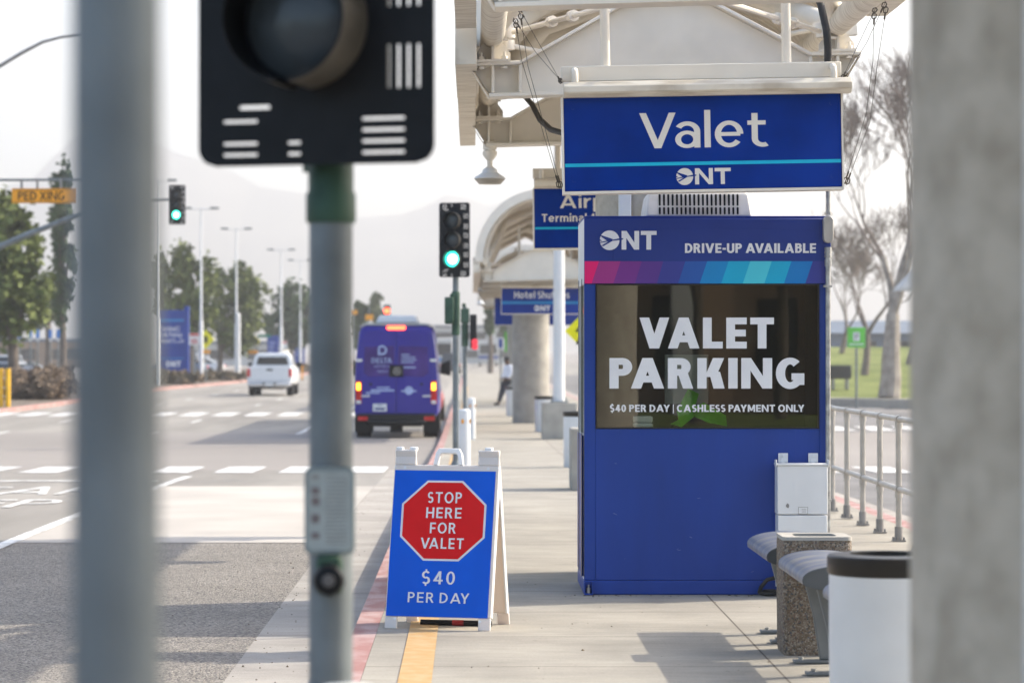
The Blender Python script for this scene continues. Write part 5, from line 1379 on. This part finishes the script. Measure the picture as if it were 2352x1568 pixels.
def tree_at(label, px0, px1, py0, py1, Z, m, n, size, seed, nl=10, base=-.05, name='leafy_tree', tr=.2, trunk_px=None):
    rnd = random.Random(seed); g = gz(Z)+base
    x0, x1, z1, z0 = X(px0,Z), X(px1,Z), H(py0,Z)-g, H(py1,Z)-g
    tx = X(trunk_px,Z) if trunk_px is not None else (x0+x1)/2
    L = lobes(rnd, (x0+x1)/2-tx, (z0+z1)/2, (x1-x0)/2, (z1-z0)/2, nl)
    return leafy_tree(name, label, (tx, Z, g), L, n, size, m, tr, seed, group='trees along the far side of the road')
tree_at('olive green street tree with forked pale trunk at the far left', -80, 135, 440, 790, 112, 'leaf_a', 15000, .16, 3, 26, tr=.22, trunk_px=28)
tree_at('tall dark narrow tree just left of the near grey pole', 112, 175, 345, 760, 150, 'leaf_b', 4000, .2, 5, 9, tr=.2)
tree_at('dark tree low behind the olive street tree', 60, 160, 620, 790, 170, 'leaf_c', 1800, .22, 6, 6)
tree_at('rounded green tree right of the near grey pole, above the blue monument', 366, 508, 540, 800, 175, 'leaf_a', 9000, .17, 8, 18)
tree_at('slim green treetop beside the near grey pole', 345, 400, 535, 760, 182, 'leaf_a', 2600, .2, 9, 7)
tree_at('broad green tree between the two tall white lamp posts', 448, 622, 608, 815, 196, 'leaf_a', 9500, .18, 11, 19, trunk_px=504)
tree_at('dark green tree beyond the broad one, above the white pickup', 592, 745, 645, 812, 240, 'leaf_b', 7500, .22, 13, 17)
tree_at('distant tree peeking out just left of the purple van', 795, 852, 685, 815, 230, 'leaf_b', 2600, .25, 15, 5)
tree_at('distant round tree showing above the roof of the van', 842, 890, 668, 745, 260, 'leaf_c', 1700, .28, 16, 6)
tree_at('small dark distant tree beside the farthest canopy', 1112, 1140, 690, 775, 230, 'leaf_b', 900, .25, 18, 4)
tree_at('hazy distant tree behind the Hotel Shuttles sign', 1135, 1200, 705, 790, 280, 'leaf_b', 900, .3, 19, 4)
def hedge(label, px0, px1, py0, py1, Z, m, n, size, seed, depth=2.0):
    rnd = random.Random(seed); g = gz(Z)
    x0, x1, z1 = X(px0,Z), X(px1,Z), H(py0,Z)-g
    k = max(2, int((x1-x0)/1.3)); L = [((x1-x0)*(i+.5)/k-(x1-x0)/2, rnd.uniform(-.3,.3), z1*.48, .95, depth*.5, z1*.62*rnd.uniform(.88,1.08)) for i in range(k)]
    t = thing('hedge', label, 'hedge', ((x0+x1)/2, Z, g), group='low clipped hedges beside the road')
    b = MB(); leaf_cloud(b, L, n, size, rnd); b.obj('foliage', M[m], t, smooth=False, fix=False)
    b = MB()
    for l in L: b.tube([(l[0],0,0),(l[0]+.1,0,z1*.5)], .04, 6)
    b.obj('stem', M['bark'], t)
hedge('brown dry hedge under the olive tree at the far left', 18, 156, 850, 925, 112, 'hedge', 42000, .062, 31, 5)
hedge('brown green hedge left of the white pickup', 340, 456, 853, 890, 157, 'hedge_green', 16000, .09, 33)
hedge('brown green hedge right behind the white lamp post, next to the pickup', 456, 560, 855, 885, 177, 'hedge_green', 15000, .09, 34)
hedge('low hedge in the distance between the pickup and the signal post', 672, 716, 838, 862, 238, 'hedge_green', 1800, .13, 35)
# bare trees on the lawn
def bare_tree(label, loc, h, r, seed, bark, spread=.5, fork=2, depth=7, group='bare winter trees on the lawn'):
    rnd = random.Random(seed)
    t = thing('bare_tree', label, 'tree', loc, group=group)
    tr, br = MB(), MB()
    def grow(p, d, L, r, k):
        pts, rs = [p], [r]
        n = 4 if k > 3 else 3
        for i in range(n):
            d = (d + Vector((rnd.gauss(0,.11),rnd.gauss(0,.11),rnd.gauss(0,.06)+.05))).normalized()
            p = p + d*L/n; pts.append(p); rs.append(r*(1-.42*(i+1)/n))
        (tr if k >= depth-1 else br).tube(pts, rs, 10 if k >= depth-1 else (6 if k > 3 else 4), cap=False)
        if k <= 0: return
        m = fork if k == depth else rnd.choice((2,3,3) if k > 1 else (2,3))
        for j in range(m):
            a = rnd.random()*math.tau
            side = d.cross(Vector((math.cos(a), math.sin(a), .1))).normalized()
            q = spread*rnd.uniform(.45,1.25)
            nd_ = (d + side*q + Vector((0,0,.10))).normalized()
            st = p if (j == 0 or k == depth) else pts[-2].lerp(p, rnd.random())
            grow(st, nd_, L*rnd.uniform(.66,.90), max(.014, rs[-1]*(.85 if j == 0 else .66)), k-1)
    grow(Vector((0,0,-.1)), Vector((.03,0,1)), h*.23, r, depth)
    tr.obj('trunk', M[bark], t, fix=False); br.obj('branches', M['twig'], t, fix=False)
    return t
bare_tree('big bare tree with pale forked trunk beside the concrete column', (X(2042,104), 104, -.05), 13.5, .42, 21, 'pale_bark', .50, 3, 8)
bare_tree('bare grey tree left of the pale forked tree, behind the green sign', (X(1985,122), 122, .3), 9.0, .2, 22, 'twig', .62, 3, 7)
bare_tree('bare tree farthest back, spreading beside the booth edge', (X(1925,150), 150, .8), 8.5, .18, 23, 'twig', .7, 3, 7)
bare_tree('bare tree partly hidden behind the concrete column', (X(2090,135), 135, .6), 8.5, .22, 24, 'twig', .62, 3, 7)

# ------------------------------------------------------------------ street furniture far off
def lamp_post(label, px, top, Z, kind='double'):
    g = gz(Z)-.05; h = H(top,Z)-g
    t = thing('lamp_post', label, 'lamp post', (X(px,Z), Z, g), group='white lamp posts along the road')
    b = MB(); b.tube([(0,0,0),(0,0,3.6),(0,0,3.7),(0,0,h)], [.12,.115,.075,.05], 14); b.obj('pole', M['white_metal'], t)
    b = MB(); b.tube([(-.75,0,h-.05),(.75,0,h-.05)], .035, 8); b.obj('cross_arm', M['white_metal'], t)
    for s in (-1,1):
        b = MB(); x0,x1 = sorted((s*.55,s*1.05)); b.box(x0,x1,-.16,.16,h-.06,h+.06); b.obj('lamp_head', M['galv'], t, bevel=.03)
for lb, px, top, Z in (('slim white lamp post just right of the near grey pole',361,414,153),('tall white lamp post in front of the rounded green tree',462,478,167),('tall white lamp post above the blunt white post',543,525,192),('tall white lamp post left of the dark green tree',646,573,212),('tall white lamp post nearest the signal post, farthest of the row',690,597,238)):
    lamp_post(lb, px, top, Z)
t = thing('white_post', 'blunt thick white post between the two hedged trees', 'post', (X(547,187),187,gz(187)-.05))
b = MB(); b.tube([(0,0,0),(0,0,H(722,187)-gz(187))], .15, 16); b.lathe([(.2,0),(.2,.06),(.16,.1)],16); b.obj('shaft', M['white_metal'], t)
b = MB(); b.lathe([(.155,0),(.10,.12),(0,.16)], 16, c=(0,0,H(722,187)-gz(187)), cap=False); b.obj('cap', M['white_metal'], t)
# mast-arm signal at the left
Z = 80.0
t = thing('mast_arm_signal', 'green traffic light hung from a curved mast arm at the left', 'traffic signal', (X(-330,Z), Z, gz(Z)-.1))
ox_, oz_ = X(-330,Z), gz(Z)-.1
b = MB(); b.tube([(0,0,0),(0,0,H(660,Z)-oz_)], [.18,.14], 16); b.obj('pole', M['galv'], t)
b = MB(); b.tube([(X(a,Z)-ox_,0,H(c,Z)-oz_) for a, c in ((-330,680),(-180,640),(-60,590),(0,566),(70,536),(140,509),(230,478),(310,462),(388,458))], [.12,.11,.10,.09,.085,.075,.06,.05,.035], 12); b.obj('arm', M['galv'], t)
signal_head(t, X(407.5,Z)-ox_, -.1, H(516,Z)-oz_, 0, True, sc_=.725)
# pedestrian crossing sign hung from its own arm
Z = 74.0
t = thing('crossing_sign', 'orange PED XING sign hung from a thin horizontal arm', 'sign', (X(-260,Z), Z, gz(Z)-.1))
ox_, oz_ = X(-260,Z), gz(Z)-.1
b = MB(); b.tube([(0,0,0),(0,0,H(405,Z)-oz_)], [.14,.10], 14); b.obj('pole', M['galv'], t)
b = MB(); b.tube([(0,0,H(414,Z)-oz_),(X(230,Z)-ox_,0,H(413,Z)-oz_)], .035, 10); b.obj('arm', M['galv'], t)
xa, xb_, za, zb_ = X(28,Z)-ox_, X(178,Z)-ox_, H(467,Z)-oz_, H(433,Z)-oz_
MM = Matrix.Rotation(R(-1.2),4,'Y')
b = MB(); b.box(xa,xb_,-.06,-.04,za,zb_); b.obj('panel', M['orange_sign'], t, bevel=.005)
b = MB(); text(b, 'PED XING', X(42,Z)-ox_, X(150,Z)-ox_, H(460,Z)-oz_, H(440,Z)-oz_, -.063, .16); 
for (x0,x1,z0,z1) in ((xa+.03,xb_-.03,za+.025,za+.04),(xa+.03,xb_-.03,zb_-.04,zb_-.025)): b.quad((x0,-.063,z0),(x1,-.063,z0),(x1,-.063,z1),(x0,-.063,z1))
b.obj('lettering', M['black'], t, smooth=False, fix=False)
b = MB()
for px in (50, 86, 140): b.box(X(px,Z)-ox_-.03,X(px,Z)-ox_+.03,-.035,.0,zb_-.05,H(412,Z)-oz_)
b.obj('hanger', M['alu_dark'], t)
# street lamp arm at the top left
Z = 60.0
t = thing('street_lamp', 'street lamp whose thin curved arm crosses the top left corner', 'street lamp', (X(-330,Z), Z, gz(Z)-.1))
ox_, oz_ = X(-330,Z), gz(Z)-.1
b = MB(); b.tube([(0,0,0),(0,0,H(330,Z)-oz_)], [.13,.09], 14); b.obj('pole', M['galv'], t)
b = MB(); b.tube([(X(a,Z)-ox_,0,H(c,Z)-oz_) for a, c in ((-330,360),(-200,270),(-90,208),(0,152),(50,122),(98,97),(140,86),(190,80))], [.06,.055,.05,.04,.04,.035,.03,.03], 10); b.obj('arm', M['alu_dark'], t)
b = MB(); b.lathe([(.05,.1),(.16,.05),(.2,0),(.14,-.06),(0,-.1)], 18, c=(X(215,Z)-ox_,0,H(80,Z)-oz_), cap=False); b.obj('lamp_head', M['galv'], t)
# blue monument sign with airport mark
Z = 166.0
t = thing('monument_sign', 'tall blue airport monument sign beside the near grey pole', 'sign', (X(396,Z), Z, gz(Z)-.05))
zz = lambda py: H(py,Z)-gz(Z)+.05; xx = lambda px: X(px,Z)-X(396,Z)
b = MB(); b.box(xx(358),xx(432),-.2,.2,0,zz(712)); b.obj('panel', M['sign_blue_far'], t, bevel=.01)
b = MB(); b.box(xx(424),xx(434),-.25,.25,0,zz(703)); b.obj('side_fin', M['sign_blue_far'], t, bevel=.01)
for py, h in ((733,5),(822,2)): b = MB(); b.box(xx(358),xx(423),-.203,-.201,zz(py+h),zz(py)); b.obj('cyan_stripe', M['sky'], t)
b = MB()
for st, x0, x1, y0, y1 in (('Terminal 2',368,413,760,749),('Daily Parking',368,418,773,763),('Airport Offices',368,423,787,777)): text(b, st, xx(x0), xx(x1), zz(y0), zz(y1), -.203, .16)
text(b, 'ONT', xx(380), xx(416), zz(842), zz(829), -.203, .3)
b.obj('lettering', M['lettering'], t, smooth=False, fix=False)
def blue_board(label, px0, px1, py0, Z):
    t = thing('monument_sign', label, 'sign', (X((px0+px1)/2,Z), Z, gz(Z)-.1)); w = X(px1,Z)-X(px0,Z)
    b = MB(); b.box(-w/2,w/2,-.2,.2,.25,H(py0,Z)-gz(Z)); b.obj('panel', M['sign_blue_far'], t, bevel=.02)
    b = MB(); b.box(-w/2+.2,w/2-.2,-.15,.15,0,.25); b.obj('footing', M['concrete_base'], t)
    b = MB(); 
    for k in range(3): b.box(-w*.32,w*.2-.1*k,-.205,-.201,H(py0+18+k*9,Z)-gz(Z),H(py0+15+k*9,Z)-gz(Z))
    b.obj('print', M['van_print'], t)
blue_board('distant blue board standing right of the yellow diamond sign', 614, 640, 768, 235)
blue_board('narrow distant blue board behind the last white lamp post', 676, 700, 776, 265)
def post_sign(name, label, px, Z, parts, post_top, cat='sign', group=None, base=-.05):
    t = thing(name, label, cat, (X(px,Z), Z, gz(Z)+base), group=group); g = gz(Z)+base
    b = MB(); b.tube([(0,0,0),(0,0,H(post_top,Z)-g)], .04, 8); b.obj('post', M['galv'], t)
    for nm, m, shape, x0, x1, y0, y1, yy in parts:
        b = MB(); a, c, z0, z1 = X(x0,Z)-X(px,Z), X(x1,Z)-X(px,Z), H(y1,Z)-g, H(y0,Z)-g
        if shape == 'd': b.prism([((a+c)/2,z0),(c,(z0+z1)/2),((a+c)/2,z1),(a,(z0+z1)/2)], -.06-yy, -.045-yy)
        else: b.prism([(a,z0),(c,z0),(c,z1),(a,z1)], -.06-yy, -.045-yy)
        b.obj(nm, M[m], t, bevel=.004, seg=1)
    return t
post_sign('notice_sign', 'white notice with red top band on a white post by the monument', 446, 164, [('panel','white_metal','r',434,459,765,792,0),('red_band','tail_red','r',436,457,766,771,.02),('red_print','tail_red','r',439,454,779,782,.02),('red_print','tail_red','r',439,454,785,788,.02)], 765)
post_sign('warning_sign', 'yellow diamond sign half hidden by the tall white lamp post', 473, 173, [('diamond','yellow_sign','d',452,493,757,802,0),('figure','black','r',469,477,772,787,.02),('plate','orange_sign','r',463,483,803,812,0)], 757)
post_sign('warning_sign', 'yellow diamond sign with white plate standing above the pickup', 581, 198, [('diamond','yellow_sign','d',563,599,766,802,0),('notice_plate','white_metal','r',566,590,783,802,.03),('plate','orange_sign','r',569,592,804,812,0),('street_name','street_green','r',592,622,768,775,.0)], 766)
post_sign('notice_sign', 'small red and white notice right of the last lamp posts', 650, 215, [('panel','white_metal','r',641,660,783,801,0),('red_band','tail_red','r',642,659,784,788,.02)], 783)
for i, px in enumerate((45,70,87,116,134)):
    post_sign('parking_sign', 'blue accessible parking sign, %s of the row behind the hedge' % ('leftmost','second from the left','middle one','second from the right','rightmost')[i], px, 134, [('panel','blue_post_sign','r',px-4,px+4,757,776,0),('plate','white_metal','r',px-3,px+3,778,783,0)], 756, group='blue accessible parking signs')
post_sign('warning_sign', 'large yellow diamond crossing sign cut off by the booth edge', 1345, 56, [('diamond','yellow_sign','d',1297,1393,712,808,0)], 712, base=-.1)
sg = [o for o in col.objects if o.name.startswith('warning_sign')][-1]
b = MB(); Z = 56; c = lambda px, py: (X(px,Z)-X(1345,Z), H(py,Z)-gz(Z)+.1)
for pl in ([(1338,734),(1348,731),(1352,740),(1342,744)],[(1334,746),(1350,744),(1348,768),(1332,766)],[(1332,768),(1340,769),(1330,792),(1322,790)],[(1341,769),(1348,770),(1354,792),(1347,793)],[(1328,750),(1333,747),(1327,764),(1321,761)]): b.flat([c(*p) for p in pl], -.064)
b.obj('walking_figure', M['black'], sg, smooth=False, fix=False)
post_sign('parking_sign', 'bright green parking sign on a thin post before the lawn', 1967, 101, [('panel','green_sign','r',1946,1987,752,798,0),('white_box','white_metal','r',1959,1974,763,783,.02),('white_print','white_metal','r',1950,1983,789,792,.02)], 752, base=-.15)
b = MB(); text(b, 'P', X(1963,101)-X(1967,101), X(1970.5,101)-X(1967,101), H(780,101)-gz(101)+.15, H(766,101)-gz(101)+.15, -.085, .2)
b.obj('lettering', M['alu_dark'], [o for o in col.objects if o.name.startswith('parking_sign') and o.parent is None][-1], smooth=False, fix=False)
post_sign('bike_sign', 'lime green banner sign seen edge-on past the far column', 1176, 110, [('panel','green_sign','r',1159,1171,762,808,0)], 762, base=0)
post_sign('blue_sign', 'small white and blue sign left of the lime banner', 1150, 118, [('panel','white_metal','r',1140,1156,775,800,0),('blue_print','wrap_blue','r',1146,1154,778,798,.02)], 775, base=0)
# distant mast signals over the far junction
t = thing('far_signal', 'distant red traffic light showing just above the van', 'traffic signal', (X(889,170),170,gz(170)-.1)); g = gz(170)-.1
b = MB(); b.tube([(0,0,0),(0,0,H(700,170)-g)], .09, 10); b.obj('pole', M['galv'], t)
b = MB(); b.box(-.2,.2,-.12,.12,H(740,170)-g,H(700,170)-g); b.obj('head', M['black'], t, bevel=.02)
b = MB(); b.cyl((0,-.14,H(714,170)-g),(0,-.125,H(714,170)-g),.17,n=18); b.obj('red_lens', M['red_lit'], t)
for px, lb in ((812,'small orange sign high beside the far trees, next to the signal post'),(848,'small orange sign above the left edge of the van roof')):
    post_sign('street_sign', lb, px, 190, [('panel','orange_sign','r',px-9,px+9,712 if px < 830 else 722,722 if px < 830 else 735,0)], 705, base=-.1)
# yellow gate at the far left
t = thing('yellow_barrier', 'yellow painted pipe barrier at the left edge of the view', 'barrier', (X(2,97), 97, gz(97)-.1))
for px in (-26, 2, 18):
    b = MB(); b.tube([(X(px,97)-X(2,97),0,0),(X(px,97)-X(2,97),0,H(846,97)-gz(97)+.1)], .09, 14); b.obj('post', M['yellow_rail'], t)
for py in (868, 890, 910):
    b = MB(); b.tube([(X(-26,97)-X(2,97),0,H(py,97)-gz(97)+.1),(X(18,97)-X(2,97),0,H(py,97)-gz(97)+.1)], .035, 8); b.obj('rail', M['white_metal'], t)
for px, lb in ((676,'slim orange delineator post left of the signal post'),(694,'slim orange delineator post touching the signal post edge')):
    t = thing('delineator', lb, 'post', (X(px,190),190,gz(190)-.13), group='orange delineators on the road')
    b = MB(); b.tube([(0,0,.03),(0,0,1.0)], .05, 10); b.obj('tube', M['orange_sign'], t)
    b = MB(); b.lathe([(.16,0),(.16,.03),(.06,.05)], 14); b.obj('foot', M['black'], t)
# things on the lawn and beyond
t = thing('park_bench', 'dark metal bench with pale legs on the lawn', 'bench', (X(1932,112),112,.05))
b = MB(); b.loft([[(-.95,0,.42),(.35,0,.42),(.35,.5,.42),(-.95,.5,.42)],[(-1.0,-.02,.50),(.4,-.02,.50),(.4,.52,.50),(-1.0,.52,.50)]]); b.obj('seat', M['car_dark'], t, bevel=.02)
b = MB(); b.box(-1.0,.4,-.06,-.02,.46,.95); b.obj('backrest', M['car_dark'], t, bevel=.03)
for x in (-.85,-.3,.25):
    b = MB(); b.box(x-.05,x+.05,-.02,.48,0,.42); b.obj('leg', M['concrete_base'], t, bevel=.01)
t = thing('terminal_building', 'long low building with slate roof behind the lawn', 'building', (X(2060,205),205,1.4))
b = MB(); b.box(-8,14,0,10,-1,1.35); b.obj('wall', M['slate'], t)
b = MB(); b.loft([[(-8.6,-.6,1.36),(14.6,-.6,1.36),(14.6,10.6,1.36),(-8.6,10.6,1.36)],[(-7,3,2.3),(13,3,2.3),(13,7,2.3),(-7,7,2.3)]]); b.obj('roof', M['slate'], t)
for i in range(6):
    b = MB(); b.box(-6.5+i*3.3,-4.8+i*3.3,-.03,-.001,-.4,.8); b.obj('window', M['car_glass'], t)
t = thing('lamp_canopy', 'grey pitched shelter roof on a post behind the concrete column', 'shelter', (X(2130,92),92,gz(92)-.15)); g = gz(92)-.15
b = MB(); b.tube([(0,0,0),(0,0,H(660,92)-g)], .10, 12); b.obj('post', M['galv'], t)
b = MB(); z0, z1 = H(668,92)-g, H(596,92)-g
b.loft([[(-1.0,-.7,z0),(1.0,-.7,z0),(1.0,.7,z0),(-1.0,.7,z0)],[(-.95,-.7,z0+.12),(.95,-.7,z0+.12),(.95,.7,z0+.12),(-.95,.7,z0+.12)],[(-.12,-.3,z1),(.12,-.3,z1),(.12,.3,z1),(-.12,.3,z1)]]); b.obj('pitched_roof', M['pale_wall'], t, smooth=False)
# far end of the street
def block(name, label, px0, px1, py0, Z, m, dpt, floors):
    g = gz(Z)-.2; w = X(px1,Z)-X(px0,Z); h = H(py0,Z)-g
    t = thing(name, label, 'building', (X((px0+px1)/2,Z),Z,g))
    b = MB(); b.box(-w/2,w/2,0,dpt,0,h); b.obj('wall', m, t)
    b = MB(); b.box(-w/2-.3,w/2+.3,-.3,dpt+.3,h+.002,h+.35); b.obj('roof', M['slate'], t)
    n = max(2, int(w/4))
    for k in range(floors):
        for i in range(n):
            b = MB(); x = -w/2 + w*(i+.5)/n; z = h*(k+.35)/floors; b.box(x-w/n*.33,x+w/n*.33,-.06,-.002,z,z+h/floors*.4); b.obj('window', M['car_glass'], t)
block('terminal_building', 'distant grey terminal building at the end of the street', 985, 1200, 752, 400, M['pale_wall'], 30, 2)
block('terminal_building', 'low pale building far behind the parking lot', 380, 640, 790, 330, M['pale_wall'], 20, 1)
block('terminal_building', 'low far building at the left behind the parked cars', -120, 210, 785, 300, M['tan_wall'], 20, 1)
# behind the camera: what the booth window mirrors
t = thing('terminal_building', 'tan stucco building behind the photographer, mirrored in the booth window', 'building', (6.5,-36,0))
b = MB(); b.box(-14,14,-12,0,0,9); b.obj('wall', M['tan_wall'], t)
for i in range(9):
    b = MB(); x = -12+i*2.7; b.box(x-.55,x+.55,.002,.06,.9,3.0); b.obj('window', M['car_glass'], t)
for i in range(5):
    b = MB(); x = -9+i*4.0; b.box(x-.3,x+.3,.001,.9,0,5); b.obj('pier', M['pale_wall'], t)
for i, (x, y) in enumerate(((5.0,-25),(7.2,-28),(3.6,-29.5),(8.6,-26))):
    leafy_tree('leafy_tree', ('dark tree with thin trunk mirrored at the middle of the booth window','dark tree mirrored right of the middle of the booth window','dark tree mirrored at the left of the booth window','dark tree mirrored near the right end of the booth window')[i], (x,y,0), lobes(random.Random(50+i), 0, 4.6, 1.6, 1.6, 7), 900, .2, 'leaf_b', .14, 50+i)
# grit and leaf litter lying along the gutter, kerb and booth foot
b = MB(); rnd = random.Random(77)
for i in range(380):
    k = rnd.random()
    if k < .5: x, y, z = -1.36 + abs(rnd.gauss(0,.22)), rnd.uniform(13, 40), -.149
    elif k < .72: x, y, z = -1.36 - abs(rnd.gauss(0,.5)), rnd.uniform(13, 30), -.149
    elif k < .88: x, y, z = rnd.uniform(-.5, 3.6), rnd.uniform(13, 30), .001
    else: x, y, z = rnd.uniform(.6, 2.4), 19.25 - abs(rnd.gauss(0,.05)), .001
    r = rnd.uniform(.003, .0075) * (1.4 if rnd.random() < .1 else 1); a = rnd.random()*3
    c, s_ = math.cos(a)*r, math.sin(a)*r
    h = r*rnd.uniform(.5,1.1)
    b.add([(x-c,y-s_,z),(x+s_,y-c,z),(x+c,y+s_,z),(x-s_,y+c,z),(x,y,z+h)], [(0,1,4),(1,2,4),(2,3,4),(3,0,4)])
b.v = [(x, y, z + gz(y)) for x, y, z in b.v]
tag(b.obj('litter', mat('dark_grit', (.045,.038,.03), .9, c2=(.14,.09,.05), scale=3), smooth=False, fix=False), kind='stuff')
# ------------------------------------------------------------------ air
hz_m = bpy.data.materials.new('haze_air'); hz_m.use_nodes = True
hn = hz_m.node_tree; hn.nodes.clear()
ho = nd(hn,'ShaderNodeOutputMaterial'); hv = nd(hn,'ShaderNodeVolumePrincipled')
hv.inputs['Color'].default_value = (.97,.975,.985,1); hv.inputs['Density'].default_value = .00065; hv.inputs['Anisotropy'].default_value = .35
hn.links.new(hv.outputs[0], ho.inputs['Volume'])
b = MB(); b.box(-1500,1500,-150,3480,-8,360)
tag(b.obj('haze', hz_m, smooth=False), kind='stuff')
